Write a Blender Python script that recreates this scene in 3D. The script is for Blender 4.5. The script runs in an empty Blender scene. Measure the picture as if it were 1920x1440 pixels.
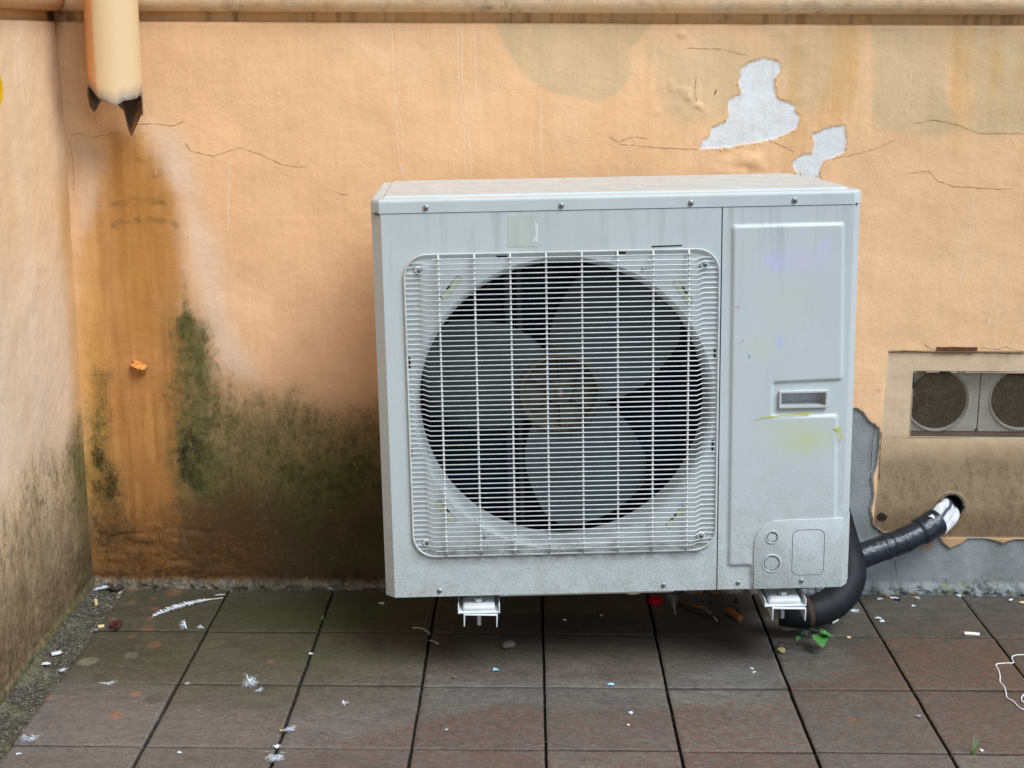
import bpy, bmesh, math, random
import numpy as np
from mathutils import Vector, Matrix
random.seed(7)
RNG = np.random.RandomState(11)
rad = math.radians
C = bpy.context.scene.collection
SC = bpy.context.scene

# ------------------------------------------------------------------ camera
FPX, PITCH, YAW, ROLL, CAMH = 2772.66, 0.22974, 0.0101, 0.004507, 1.29018
WALL_Y = 3.3485          # front face of the rear wall
LEFT_X = -1.040          # face of the side wall
LEDGE_Z = 1.3227
def cam_axes():
    cp, sp = math.cos(PITCH), math.sin(PITCH); cy, sy = math.cos(YAW), math.sin(YAW)
    f = np.array([-sy*cp, cy*cp, -sp]); rt = np.array([cy, sy, 0.0]); up = np.cross(rt, f)
    return rt*math.cos(ROLL)+up*math.sin(ROLL), -rt*math.sin(ROLL)+up*math.cos(ROLL), f
RT, UP, FW = cam_axes()
cam = bpy.data.cameras.new('camera'); cam_o = bpy.data.objects.new('camera', cam); C.objects.link(cam_o)
cam.sensor_width = 36; cam.sensor_fit = 'HORIZONTAL'; cam.lens = FPX*36/1920; cam.clip_start = .05; cam.clip_end = 500
M = Matrix(((RT[0], UP[0], -FW[0], 0), (RT[1], UP[1], -FW[1], 0), (RT[2], UP[2], -FW[2], CAMH), (0, 0, 0, 1)))
cam_o.matrix_world = M
cam.dof.use_dof = True; cam.dof.focus_distance = 2.93; cam.dof.aperture_fstop = 9.0
SC.camera = cam_o
# ------------------------------------------------------------------ sky, sun, exposure
SUN_DIR = Vector((0.40, -0.44, 0.80)).normalized()
w = bpy.data.worlds.new("World"); SC.world = w; w.use_nodes = True
nt = w.node_tree; nt.nodes.clear()
out = nt.nodes.new('ShaderNodeOutputWorld'); bg = nt.nodes.new('ShaderNodeBackground')
sky = nt.nodes.new('ShaderNodeTexSky'); sky.sky_type = 'NISHITA'; sky.sun_disc = False
sky.sun_elevation = math.asin(SUN_DIR.z); sky.sun_rotation = math.atan2(SUN_DIR.x, SUN_DIR.y)
sky.dust_density = 0.8; sky.ozone_density = 2.0; sky.air_density = 1.0
hs = nt.nodes.new('ShaderNodeHueSaturation'); hs.inputs['Saturation'].default_value = 0.8
nt.links.new(sky.outputs[0], hs.inputs['Color']); nt.links.new(hs.outputs[0], bg.inputs[0]); nt.links.new(bg.outputs[0], out.inputs[0])
bg.inputs[1].default_value = 0.07
sl = bpy.data.lights.new('sun', 'SUN'); sl.energy = 2.2; sl.angle = rad(36); sl.color = (.90, .965, 1.0)
so = bpy.data.objects.new('sun', sl); C.objects.link(so); so.rotation_euler = SUN_DIR.to_track_quat('Z', 'Y').to_euler(); so.location = (3, -3, 6)
SC.view_settings.view_transform = 'Standard'; SC.view_settings.look = 'None'; SC.view_settings.exposure = 0.84; SC.view_settings.gamma = 1

# ------------------------------------------------------------------ measuring: points on the real planes
def ray(u, v): return FW*FPX+RT*(u-960)-UP*(v-720)
CAM = np.array([0, 0, CAMH])
def on_plane(u, v, p, n):
    r = ray(u, v); t = ((np.array(p)-CAM)@np.array(n))/(r@np.array(n)); return CAM+r*t
def G(u, v, z=0.0): return on_plane(u, v, (0, 0, z), (0, 0, 1))
def WL(u, v, y=WALL_Y): return on_plane(u, v, (0, y, 0), (0, 1, 0))
def LF(u, v, x=LEFT_X): return on_plane(u, v, (x, 0, 0), (1, 0, 0))
UEX = np.array([0.99916198, 0.03448667, 0.02204544]); UEZ = np.array([-0.0220585453, 0, 0.999756681])
UEY = np.cross(UEZ, UEX); UEY /= np.linalg.norm(UEY); UEX = np.cross(UEY, UEZ)
UO = np.array([-0.26647776, 2.85018382, 0.17201031])
def U(u, v, y=0.0):                       # a point on the unit's front, in the unit's own axes
    p = on_plane(u, v, UO+UEY*y, UEY)-UO; return (p@UEX, y, p@UEZ)
def UZ(u, v, z):
    p = on_plane(u, v, UO+UEZ*z, UEZ)-UO; return (p@UEX, p@UEY, z)

# ------------------------------------------------------------------ numpy noise and distance helpers
_lat = RNG.rand(256, 256)
def vnoise(x, y):
    xi = np.floor(x).astype(int); yi = np.floor(y).astype(int); fx = x-xi; fy = y-yi
    fx = fx*fx*(3-2*fx); fy = fy*fy*(3-2*fy)
    a = _lat[xi & 255, yi & 255]; b = _lat[(xi+1) & 255, yi & 255]; c = _lat[xi & 255, (yi+1) & 255]; d = _lat[(xi+1) & 255, (yi+1) & 255]
    return (a*(1-fx)+b*fx)*(1-fy)+(c*(1-fx)+d*fx)*fy
def fbm(x, y, s, o=4, sx=1.0, off=0.0):
    r = 0; a = .5; t = 0
    for i in range(o):
        r = r+a*vnoise(x*s*sx+17.3*i+off+500, y*s+9.1*i+off*1.7+500); t += a; a *= .55; s *= 2.03
    return r/t-.5
def sdf(px, py, poly):
    d = np.full(px.shape, 1e9); s = np.ones(px.shape, bool); n = len(poly)
    for i in range(n):
        ax, ay = poly[i]; bx, by = poly[(i+1) % n]; ex, ey = bx-ax, by-ay
        wx, wy = px-ax, py-ay; t = np.clip((wx*ex+wy*ey)/(ex*ex+ey*ey+1e-12), 0, 1)
        d = np.minimum(d, (wx-ex*t)**2+(wy-ey*t)**2)
        if ey != 0:
            c = ((ay <= py) & (by > py)) | ((by <= py) & (ay > py)); xs = ax+(py-ay)/ey*ex; s ^= (c & (px < xs))
    return np.where(s, 1, -1)*np.sqrt(d)     # negative inside
def sstep(a, b, x): t = np.clip((x-a)/(b-a), 0, 1); return t*t*(3-2*t)
def lin(c):
    c = np.array(c)/255.; return np.where(c <= .04045, c/12.92, ((c+.055)/1.055)**2.4)

# ------------------------------------------------------------------ materials
MATS = {}
def nodes(m):
    m.use_nodes = True; t = m.node_tree; return t, t.nodes.get('Principled BSDF')
def val(n, k, v): n.inputs[k].default_value = v
def mat(name, col, rough=.5, metal=0., spec=.5, noise=None, bump=None, trans=0., sss=0., coat=0.):
    """col: linear rgb; noise=(scale, amount, stretch); bump=(scale, strength)"""
    m = bpy.data.materials.new(name); t, b = nodes(m)
    b.inputs['Base Color'].default_value = (*col, 1); b.inputs['Roughness'].default_value = rough; b.inputs['Metallic'].default_value = metal
    b.inputs['Specular IOR Level'].default_value = spec
    if coat: b.inputs['Coat Weight'].default_value = coat
    if trans: b.inputs['Transmission Weight'].default_value = trans
    tc = t.nodes.new('ShaderNodeTexCoord')
    if noise:
        n = t.nodes.new('ShaderNodeTexNoise'); val(n, 'Scale', noise[0]); val(n, 'Detail', 6)
        mp = t.nodes.new('ShaderNodeMapping'); mp.inputs['Scale'].default_value = noise[2] if len(noise) > 2 else (1, 1, 1)
        t.links.new(tc.outputs['Object'], mp.inputs[0]); t.links.new(mp.outputs[0], n.inputs['Vector'])
        mr = t.nodes.new('ShaderNodeMapRange'); val(mr, 1, .3); val(mr, 2, .7); val(mr, 3, 1-noise[1]); val(mr, 4, 1+noise[1])
        t.links.new(n.outputs[0], mr.inputs[0])
        mx = t.nodes.new('ShaderNodeVectorMath'); mx.operation = 'SCALE'; mx.inputs[0].default_value = col
        t.links.new(mr.outputs[0], mx.inputs['Scale']); t.links.new(mx.outputs[0], b.inputs['Base Color'])
    if bump:
        n = t.nodes.new('ShaderNodeTexNoise'); val(n, 'Scale', bump[0]); val(n, 'Detail', 4)
        t.links.new(tc.outputs['Object'], n.inputs['Vector'])
        bp = t.nodes.new('ShaderNodeBump'); val(bp, 'Strength', bump[1]); val(bp, 'Distance', .002)
        t.links.new(n.outputs[0], bp.inputs['Height']); t.links.new(bp.outputs[0], b.inputs['Normal'])
    MATS[name] = m; return m
class NB:       # small node-building helper
    def __init__(s, m): s.t, s.b = nodes(m); s.tc = s.t.nodes.new('ShaderNodeTexCoord')
    def L(s, a, b): s.t.links.new(a, b)
    def noise(s, scale, detail=5, stretch=(1, 1, 1), rough=.55, loc=(0, 0, 0)):
        mp = s.t.nodes.new('ShaderNodeMapping'); mp.inputs['Scale'].default_value = stretch; mp.inputs['Location'].default_value = loc
        n = s.t.nodes.new('ShaderNodeTexNoise'); val(n, 'Scale', scale); val(n, 'Detail', detail); val(n, 'Roughness', rough)
        s.L(s.tc.outputs['Object'], mp.inputs[0]); s.L(mp.outputs[0], n.inputs['Vector']); return n.outputs[0]
    def attr(s, name, kind='Fac'):
        a = s.t.nodes.new('ShaderNodeAttribute'); a.attribute_name = name; return a.outputs[kind]
    def math(s, op, a, b=None, clamp=False):
        n = s.t.nodes.new('ShaderNodeMath'); n.operation = op; n.use_clamp = clamp
        for i, x in enumerate((a, b)):
            if x is None: continue
            if isinstance(x, (int, float)): n.inputs[i].default_value = x
            else: s.L(x, n.inputs[i])
        return n.outputs[0]
    def rng(s, x, a, b, c=0., d=1.):
        n = s.t.nodes.new('ShaderNodeMapRange'); s.L(x, n.inputs[0]); val(n, 1, a); val(n, 2, b); val(n, 3, c); val(n, 4, d); return n.outputs[0]
    def mix(s, f, a, b, blend='MIX'):
        n = s.t.nodes.new('ShaderNodeMix'); n.data_type = 'RGBA'; n.blend_type = blend
        for sock, x in ((n.inputs[0], f), (n.inputs[6], a), (n.inputs[7], b)):
            if isinstance(x, (int, float)): sock.default_value = x
            elif isinstance(x, (tuple, list, np.ndarray)): sock.default_value = (*[float(q) for q in x], 1)
            else: s.L(x, sock)
        return n.outputs[2]
    def bump(s, h, dist, strength=1., prev=None):
        n = s.t.nodes.new('ShaderNodeBump'); val(n, 'Strength', strength); val(n, 'Distance', dist); s.L(h, n.inputs['Height'])
        if prev: s.L(prev, n.inputs['Normal'])
        return n.outputs[0]
    def sep(s):
        n = s.t.nodes.new('ShaderNodeSeparateXYZ'); s.L(s.tc.outputs['Object'], n.inputs[0]); return n.outputs

def plaster_material():
    m = bpy.data.materials.new('plaster'); k = NB(m)
    base = k.attr('Col', 'Color')
    big = k.noise(7, 6); fine = k.noise(260, 4, rough=.7); streak = k.noise(9, 6, (9, 9, .9))
    c = k.mix(1., base, k.mix(k.rng(big, .3, .7), (.93, .92, .90), (1.05, 1.06, 1.07)), 'MULTIPLY')
    c = k.mix(1., c, k.mix(k.rng(fine, .3, .7), (.94, .94, .94), (1.05, 1.05, 1.05)), 'MULTIPLY')
    c = k.mix(.35, c, k.mix(k.rng(streak, .35, .65), (.90, .88, .85), (1.05, 1.05, 1.05)), 'MULTIPLY')
    # grime: granular brown, moss: granular green; grains come out where mask + noise passes
    g1 = k.noise(95, 8, (1, 1, .75), .72); g2 = k.noise(210, 6, (1, 1, .8), .7, (3, 1, 2)); g3 = k.noise(22, 6, (1.6, 1.6, .7), .65, (9, 4, 1))
    grain = k.math('ADD', k.math('MULTIPLY', g1, .55), k.math('ADD', k.math('MULTIPLY', g2, .25), k.math('MULTIPLY', g3, .5)))  # about .65 mean
    gr = k.attr('Grime'); f = k.rng(k.math('ADD', gr, k.math('MULTIPLY', k.math('SUBTRACT', grain, .65), 1.9)), .25, .85)
    gcol = k.mix(k.rng(g3, .35, .65), lin((40, 33, 20)), lin((66, 53, 34)))
    c = k.mix(k.math('MULTIPLY', f, .80), c, gcol)
    mo = k.attr('Moss'); f = k.rng(k.math('ADD', mo, k.math('MULTIPLY', k.math('SUBTRACT', grain, .65), 2.2)), .30, .85)
    mcol = k.mix(k.rng(k.noise(45, 5), .35, .65), lin((54, 58, 24)), lin((96, 98, 52)))
    c = k.mix(k.math('MULTIPLY', f, .84), c, mcol)
    dk = k.attr('Dark'); f = k.rng(k.math('ADD', dk, k.math('MULTIPLY', k.math('SUBTRACT', grain, .65), 2.0)), .35, .85)
    c = k.mix(k.math('MULTIPLY', f, .88), c, lin((18, 18, 12)))
    # light flecks where the growth has scaled off
    fl = k.noise(120, 3, (1, 1, .5), .5, (5, 5, 5)); flm = k.math('MULTIPLY', k.rng(fl, .67, .72), k.math('ADD', gr, mo, True))
    c = k.mix(k.math('MULTIPLY', flm, .5), c, lin((178, 150, 110)))
    k.L(c, k.b.inputs['Base Color']); val(k.b, 'Roughness', .82); k.b.inputs['Specular IOR Level'].default_value = .25
    h1 = k.noise(62, 5, (1, 1, 1.25), .6); h2 = k.noise(330, 4, rough=.65); h3 = k.noise(14, 3)
    ck = k.attr('Rough')
    n = k.bump(h3, .006, .45); n = k.bump(h1, .0015, .42, n); n = k.bump(k.math('MULTIPLY', h2, k.math('ADD', k.math('MULTIPLY', ck, 2.4), .55)), .0010, .8, n)
    k.L(n, k.b.inputs['Normal']); return m
MATS['plaster'] = plaster_material()

def paving_material():
    m = bpy.data.materials.new('paving_stone'); k = NB(m)
    tr = k.attr('Tile'); cx = k.t.nodes.new('ShaderNodeCombineXYZ'); X, Y, Z = k.sep(); sh = k.math('MULTIPLY', k.math('SUBTRACT', tr, .5), .7)
    k.L(k.math('ADD', X, k.math('MULTIPLY', tr, 37.)), cx.inputs[0]); k.L(k.math('ADD', k.math('ADD', Y, k.math('MULTIPLY', tr, 19.)), k.math('MULTIPLY', X, sh)), cx.inputs[1]); k.L(Z, cx.inputs[2])
    class _O: outputs = {'Object': cx.outputs[0]}
    k.tc = _O()
    c = k.attr('Col', 'Color')
    lam = k.noise(22, 8, (1, 1.9, 1), .72); fine = k.noise(420, 4, rough=.7); med = k.noise(70, 6, (1, 1.4, 1), .68)
    c = k.mix(1., c, k.mix(k.rng(lam, .32, .68), (.80, .80, .80), (1.18, 1.17, 1.16)), 'MULTIPLY')
    c = k.mix(1., c, k.mix(k.rng(fine, .3, .7), (.72, .72, .72), (1.28, 1.28, 1.28)), 'MULTIPLY')
    c = k.mix(1., c, k.mix(k.rng(med, .3, .7), (.80, .80, .80), (1.18, 1.18, 1.18)), 'MULTIPLY')
    g3 = k.noise(170, 4, (1, 1.3, 1), .65, (8, 1, 0)); c = k.mix(1., c, k.mix(k.rng(g3, .32, .68), (.80, .80, .81), (1.20, 1.19, 1.18)), 'MULTIPLY')
    ru = k.attr('Rust'); f = k.rng(k.math('ADD', ru, k.math('MULTIPLY', k.math('SUBTRACT', k.math('ADD', k.math('MULTIPLY', lam, .5), k.math('MULTIPLY', k.noise(58, 7, (1, 1.5, 1), .72, (4, 2, 0)), .5)), .5), 2.4)), .42, .68)
    c = k.mix(k.math('MULTIPLY', f, .62), c, k.mix(k.rng(med, .3, .7), lin((80, 55, 43)), lin((114, 78, 60))))
    gr = k.attr('Moss'); c = k.mix(k.math('MULTIPLY', k.rng(k.math('ADD', gr, k.math('MULTIPLY', k.math('SUBTRACT', med, .5), 1.2)), .2, .9), .6), c, lin((56, 66, 34)))
    k.L(c, k.b.inputs['Base Color']); k.b.inputs['Specular IOR Level'].default_value = .4
    k.L(k.rng(med, .3, .7, .42, .68), k.b.inputs['Roughness'])
    n = k.bump(lam, .0026, .6); n = k.bump(med, .0014, .6, n); n = k.bump(fine, .0006, .6, n)
    k.L(n, k.b.inputs['Normal']); return m
MATS['paving'] = paving_material()

def painted_metal():
    m = bpy.data.materials.new('unit_paint'); k = NB(m)
    x, y, z = k.sep()
    c = k.attr('Col', 'Color')
    st = k.noise(38, 6, (1, 1, .05), .6); top = k.rng(z, .60, .79)
    c = k.mix(k.math('MULTIPLY', k.math('MULTIPLY', k.rng(st, .52, .66), top), .34), c, lin((120, 122, 122)))
    c = k.mix(.6, c, k.mix(k.rng(k.noise(5, 5), .3, .7), (.90, .91, .90), (1.03, 1.03, 1.03)), 'MULTIPLY')
    low = k.rng(z, .32, .0)
    sp = k.noise(260, 4, rough=.6); thr = k.rng(k.math('ADD', sp, k.math('MULTIPLY', low, .125)), .67, .73)
    c = k.mix(k.math('MULTIPLY', thr, .50), c, lin((92, 92, 88)))
    sp2 = k.noise(420, 2, rough=.5, loc=(3, 3, 1)); thr2 = k.rng(k.math('ADD', sp2, k.math('MULTIPLY', low, .08)), .63, .68)
    c = k.mix(k.math('MULTIPLY', thr2, .28), c, lin((110, 108, 98)))
    gr = k.math('MULTIPLY', low, k.rng(k.noise(28, 6, rough=.7), .42, .7)); c = k.mix(k.math('MULTIPLY', gr, .42), c, lin((142, 134, 112)))
    sm = k.math('MULTIPLY', k.math('MULTIPLY', k.rng(z, .062, .086), k.rng(z, .112, .094)), k.math('MULTIPLY', k.rng(x, .03, .08), k.rng(x, .66, .62)))
    sm = k.math('MULTIPLY', sm, k.rng(k.noise(34, 6, (1, 1, 1.5), .7, (7, 0, 3)), .36, .62)); c = k.mix(k.math('MULTIPLY', sm, .75), c, lin((88, 78, 64)))
    rg = k.math('MULTIPLY', k.rng(z, .60, .70), k.rng(k.noise(4, 4, rough=.5, loc=(1, 4, 2)), .5, .7)); c = k.mix(k.math('MULTIPLY', rg, .18), c, lin((130, 132, 130)))
    k.L(c, k.b.inputs['Base Color']); k.L(k.rng(k.noise(30, 4), .3, .7, .36, .52), k.b.inputs['Roughness']); k.b.inputs['Specular IOR Level'].default_value = .45
    k.L(k.bump(k.noise(3, 2), .004, .25, k.bump(k.noise(600, 2), .0002, .4)), k.b.inputs['Normal'])
    return m
MATS['unit'] = painted_metal()
UNITC = lin((193, 201, 202))

def lid_material():
    m = bpy.data.materials.new('dusty_lid'); k = NB(m); x, y, z = k.sep()
    nz = k.t.nodes.new('ShaderNodeNewGeometry'); s = k.t.nodes.new('ShaderNodeSeparateXYZ'); k.L(nz.outputs['Normal'], s.inputs[0])
    up = k.rng(s.outputs[2], .8, .97)
    dust = k.mix(k.rng(k.noise(22, 7, rough=.7), .3, .7), lin((180, 178, 174)), lin((204, 204, 200)))
    sp = k.rng(k.noise(130, 3, (1, .6, 1)), .66, .70); dust = k.mix(k.math('MULTIPLY', sp, .5), dust, lin((96, 84, 74)))
    yl = k.rng(k.noise(7, 3, (1, 2, 1), .4, (4, 3, 1)), .60, .75); dust = k.mix(k.math('MULTIPLY', yl, .25), dust, lin((206, 200, 150)))
    c = k.mix(k.math('MULTIPLY', up, k.rng(k.noise(20, 5), .25, .5, .75, 1)), k.mix(k.rng(k.noise(20, 5, (1, 1, .1)), .3, .7), UNITC*.93, UNITC*1.03), dust)
    k.L(c, k.b.inputs['Base Color']); val(k.b, 'Roughness', .5); k.b.inputs['Specular IOR Level'].default_value = .4
    return m
MATS['lid'] = lid_material()

def grille_material():
    m = bpy.data.materials.new('grille_paint'); k = NB(m); x, y, z = k.sep()
    c = k.mix(k.rng(k.noise(60, 4), .3, .7), lin((196, 200, 200)), lin((222, 224, 222)))
    d = k.math('MULTIPLY', k.rng(z, .125, .088), k.rng(k.noise(45, 5, rough=.7), .38, .6)); c = k.mix(k.math('MULTIPLY', d, .8), c, lin((92, 78, 62)))
    d2 = k.rng(k.noise(130, 4, rough=.7, loc=(2, 1, 5)), .60, .72); c = k.mix(k.math('MULTIPLY', d2, .35), c, lin((130, 118, 100)))
    k.L(c, k.b.inputs['Base Color']); val(k.b, 'Roughness', .42); MATS['grille_paint'] = m
grille_material()
mat('rim_paint', lin((196, 198, 192)), .45, noise=(40, .14))
mat('screw_steel', (.36, .37, .38), .32, .9, noise=(200, .2))
mat('galvanised', (.60, .63, .65), .38, .55, noise=(40, .16), bump=(120, .2))
mat('white_bracket', lin((212, 216, 218)), .42, noise=(30, .12), bump=(120, .15))
mat('dark_void', (.004, .005, .006), .9)
mat('slot_black', (.01, .011, .012), .7)
mat('coil', (.014, .042, .066), .5, .3)
mat('fan_plastic', lin((62, 73, 74)), .40, noise=(14, .28))
mat('hub_plastic', lin((70, 66, 56)), .5, noise=(30, .4))
mat('post', lin((70, 82, 92)), .5, .3)
mat('shroud', lin((204, 208, 206)), .42, noise=(12, .10))
mat('yellow_tape', lin((184, 190, 168)), .6, noise=(60, .1))
mat('seam', (.05, .06, .07), .8)
mat('rubber_hose', (.006, .007, .009), .62, 0., .3, noise=(60, .35), bump=(140, .3))
mat('tape_black', (.009, .013, .021), .32, noise=(40, .3), bump=(90, 1.))
mat('foam_white', lin((198, 200, 202)), .7, noise=(50, .2), bump=(90, .6))
mat('cable_grey', lin((70, 74, 84)), .5)
mat('pale_plastic', lin((214, 210, 196)), .45, noise=(30, .1))
mat('red_plastic', lin((200, 24, 32)), .35, noise=(60, .15))
mat('mesh_metal', lin((138, 122, 98)), .55, .25, noise=(80, .3))
mat('vent_plastic', lin((226, 223, 214)), .55, noise=(14, .2))
mat('rust', lin((92, 58, 34)), .8, noise=(60, .4), bump=(120, .6))
mat('crack', lin((158, 118, 84)), .9)
mat('crack_dark', lin((84, 66, 52)), .9)
mat('drip_pale', lin((244, 216, 184)), .7)
mat('soil', (.022, .020, .017), .95, noise=(120, .5), bump=(200, 1.))
mat('feather', lin((222, 230, 240)), .7)
mat('feather_grey', lin((150, 152, 158)), .7)
mat('quill', lin((232, 228, 214)), .5)
mat('paper_white', lin((206, 210, 214)), .7, noise=(300, .2))
mat('paper_blue', lin((150, 198, 220)), .6)
mat('filter_white', lin((236, 234, 228)), .7)
mat('filter_yellow', lin((214, 190, 128)), .7)
mat('leaf_green', lin((66, 128, 58)), .45, noise=(60, .25))
mat('leaf_dark', lin((44, 84, 44)), .5, noise=(60, .3))
mat('leaf_dry', lin((150, 96, 48)), .7, noise=(90, .3))
mat('leaf_yellow', lin((150, 140, 78)), .7, noise=(90, .3))
mat('twig', lin((62, 48, 36)), .85, noise=(200, .4))
mat('maroon', lin((74, 26, 24)), .7, noise=(90, .3))
mat('pebble_grey', lin((104, 98, 92)), .85, noise=(90, .35), bump=(200, .8))
mat('string_white', lin((226, 228, 232)), .75, noise=(400, .2), bump=(900, .6))
mat('yellow_mark', lin((200, 196, 40)), .6)
mat('graffiti', lin((240, 190, 20)), .6)
mat('ink_pink', lin((206, 160, 214)), .6)
mat('ink_blue', lin((100, 170, 214)), .6)

# ------------------------------------------------------------------ mesh helpers
def link(name, me, m, parent=None, smooth=40):
    for q in (m if isinstance(m, (list, tuple)) else [m]): me.materials.append(MATS[q] if isinstance(q, str) else q)
    if smooth and len(me.polygons):
        me.polygons.foreach_set('use_smooth', [True]*len(me.polygons)); me.update()
        if smooth < 180: me.set_sharp_from_angle(angle=rad(smooth))
    o = bpy.data.objects.new(name, me); C.objects.link(o)
    if parent: o.parent = parent
    return o
class MB:
    def __init__(s): s.v = []; s.f = []; s.mi = []
    def add(s, vs, fs, mi=0):
        b = len(s.v); s.v += [tuple(map(float, v)) for v in vs]; s.f += [tuple(i+b for i in f) for f in fs]; s.mi += [mi]*len(fs); return s
    def box(s, lo, hi, bev=0., seg=2, mi=0, mat4=None):
        bm = bmesh.new(); bmesh.ops.create_cube(bm, size=1)
        for v in bm.verts: v.co = Vector([lo[i]+(v.co[i]+.5)*(hi[i]-lo[i]) for i in range(3)])
        if bev: bmesh.ops.bevel(bm, geom=bm.edges[:], offset=bev, segments=seg, affect='EDGES', profile=.5)
        if mat4: bmesh.ops.transform(bm, matrix=mat4, verts=bm.verts)
        bm.verts.index_update(); s.add([v.co for v in bm.verts], [[v.index for v in f.verts] for f in bm.faces], mi); bm.free(); return s
    def tube(s, path, r, n=8, mi=0, cap=True, closed=False, flat=1.0, ref=None):
        P = [Vector(p) for p in path]; R = r if isinstance(r, (list, tuple)) else [r]*len(P); vs = []; fs = []
        up = Vector(ref) if ref else None; m = len(P)
        for i, p in enumerate(P):
            a = P[(i-1) % m] if (closed or i > 0) else P[i]; b = P[(i+1) % m] if (closed or i < m-1) else P[i]
            t = (b-a).normalized()
            if up is None: up = t.orthogonal()
            u = (up-t*up.dot(t)).normalized(); up = u if not ref else up; w_ = t.cross(u)
            for k in range(n):
                q = 2*math.pi*k/n; vs.append(p+(u*math.cos(q)*flat+w_*math.sin(q))*R[i])
        for i in range(m if closed else m-1):
            for k in range(n):
                a = i*n+k; b = i*n+(k+1) % n; j = ((i+1) % m)*n; fs.append((a, b, j+(k+1) % n, j+k))
        if cap and not closed: fs.append(tuple(range(n))[::-1]); fs.append(tuple((m-1)*n+k for k in range(n)))
        return s.add(vs, fs, mi)
    def lathe(s, prof, n=48, origin=(0, 0, 0), axis='Y', mi=0, close=False):     # prof: (radius, along axis)
        vs = []; fs = []; ox, oy, oz = origin; m = len(prof)
        for r, a in prof:
            for k in range(n):
                q = 2*math.pi*k/n; c, d = r*math.cos(q), r*math.sin(q)
                vs.append((ox+c, oy+a, oz+d) if axis == 'Y' else (ox+c, oy+d, oz+a))
        for i in range(m-1):
            for k in range(n): fs.append((i*n+k, i*n+(k+1) % n, (i+1)*n+(k+1) % n, (i+1)*n+k))
        if close: fs.append(tuple(range(n))); fs.append(tuple((m-1)*n+k for k in range(n))[::-1])
        return s.add(vs, fs, mi)
    def prism(s, poly, a, b, axis='Y', bev=0., mi=0):     # poly in (x,z) for axis Y, (x,y) for axis Z
        bm = bmesh.new(); mk = (lambda p, h: (p[0], h, p[1])) if axis == 'Y' else (lambda p, h: (p[0], p[1], h))
        vs = [bm.verts.new(mk(p, a)) for p in poly]; f = bm.faces.new(vs)
        r = bmesh.ops.extrude_face_region(bm, geom=[f])
        for v in [g for g in r['geom'] if isinstance(g, bmesh.types.BMVert)]: v.co[1 if axis == 'Y' else 2] = b
        bmesh.ops.recalc_face_normals(bm, faces=bm.faces)
        if bev:
            ed = [e for e in bm.edges if all(abs(v.co[1 if axis == 'Y' else 2]-a) < 1e-6 for v in e.verts)]
            bmesh.ops.bevel(bm, geom=ed, offset=bev, segments=2, affect='EDGES', profile=.5)
        bm.verts.index_update(); s.add([v.co for v in bm.verts], [[v.index for v in f.verts] for f in bm.faces], mi); bm.free(); return s
    def mesh(s, name):
        me = bpy.data.meshes.new(name); me.from_pydata(s.v, [], s.f); me.update()
        if any(s.mi): me.polygons.foreach_set('material_index', s.mi)
        return me
    def build(s, name, m, parent=None, smooth=40, fixn=False):
        me = s.mesh(name)
        if fixn:
            bm = bmesh.new(); bm.from_mesh(me); bmesh.ops.recalc_face_normals(bm, faces=bm.faces); bm.to_mesh(me); bm.free()
        return link(name, me, m, parent, smooth)
def grid_mesh(name, X, Y, Z, keep=None, flip=False):
    """X,Y,Z: (n,m) arrays; keep: (n-1,m-1) faces to keep"""
    n, m = X.shape; co = np.stack([X, Y, Z], -1).reshape(-1, 3)
    i = np.arange(n*m).reshape(n, m); q = np.stack([i[:-1, :-1], i[1:, :-1], i[1:, 1:], i[:-1, 1:]], -1).reshape(-1, 4)
    if flip: q = q[:, ::-1]
    if keep is not None: q = q[keep.reshape(-1)]
    me = bpy.data.meshes.new(name); me.vertices.add(len(co)); me.vertices.foreach_set('co', co.astype(np.float32).ravel())
    me.loops.add(q.size); me.loops.foreach_set('vertex_index', q.astype(np.int32).ravel())
    me.polygons.add(len(q)); me.polygons.foreach_set('loop_start', np.arange(0, q.size, 4, dtype=np.int32))
    me.update(calc_edges=True); me.validate(); return me
def set_col(me, col, name='Col'):
    a = me.attributes.new(name, 'FLOAT_COLOR', 'POINT'); c = np.ones((len(me.vertices), 4), np.float32); c[:, :3] = col; a.data.foreach_set('color', c.ravel())
def set_f(me, name, v):
    a = me.attributes.new(name, 'FLOAT', 'POINT'); a.data.foreach_set('value', np.ascontiguousarray(np.broadcast_to(v, len(me.vertices)), dtype=np.float32))
def rrect(x0, z0, x1, z1, r, n=6):
    P = []
    for cx, cz, a0 in ((x1-r, z1-r, 0), (x0+r, z1-r, 90), (x0+r, z0+r, 180), (x1-r, z0+r, 270)):
        for k in range(n+1): a = rad(a0+90*k/n); P.append((cx+r*math.cos(a), cz+r*math.sin(a)))
    return P
def smooth_path(pts, n=6):
    P = [np.array(p, float) for p in pts]; Q = [2*P[0]-P[1]]+P+[2*P[-1]-P[-2]]; R = []
    for i in range(1, len(Q)-2):
        for k in range(n):
            t = k/n; a, b, c, d = Q[i-1:i+3]
            R.append(.5*((2*b)+(-a+c)*t+(2*a-5*b+4*c-d)*t*t+(-a+3*b-3*c+d)*t**3))
    R.append(P[-1]); return R
def empty(name, label, cat, loc=(0, 0, 0), group=None):
    o = bpy.data.objects.new(name, None); C.objects.link(o); o.location = loc; o.empty_display_size = .05
    o['label'] = label; o['category'] = cat
    if group: o['group'] = group
    return o
def tag(o, label, cat, group=None):
    o['label'] = label; o['category'] = cat
    if group: o['group'] = group
    return o
def struct(o): o['kind'] = 'structure'; return o

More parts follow.
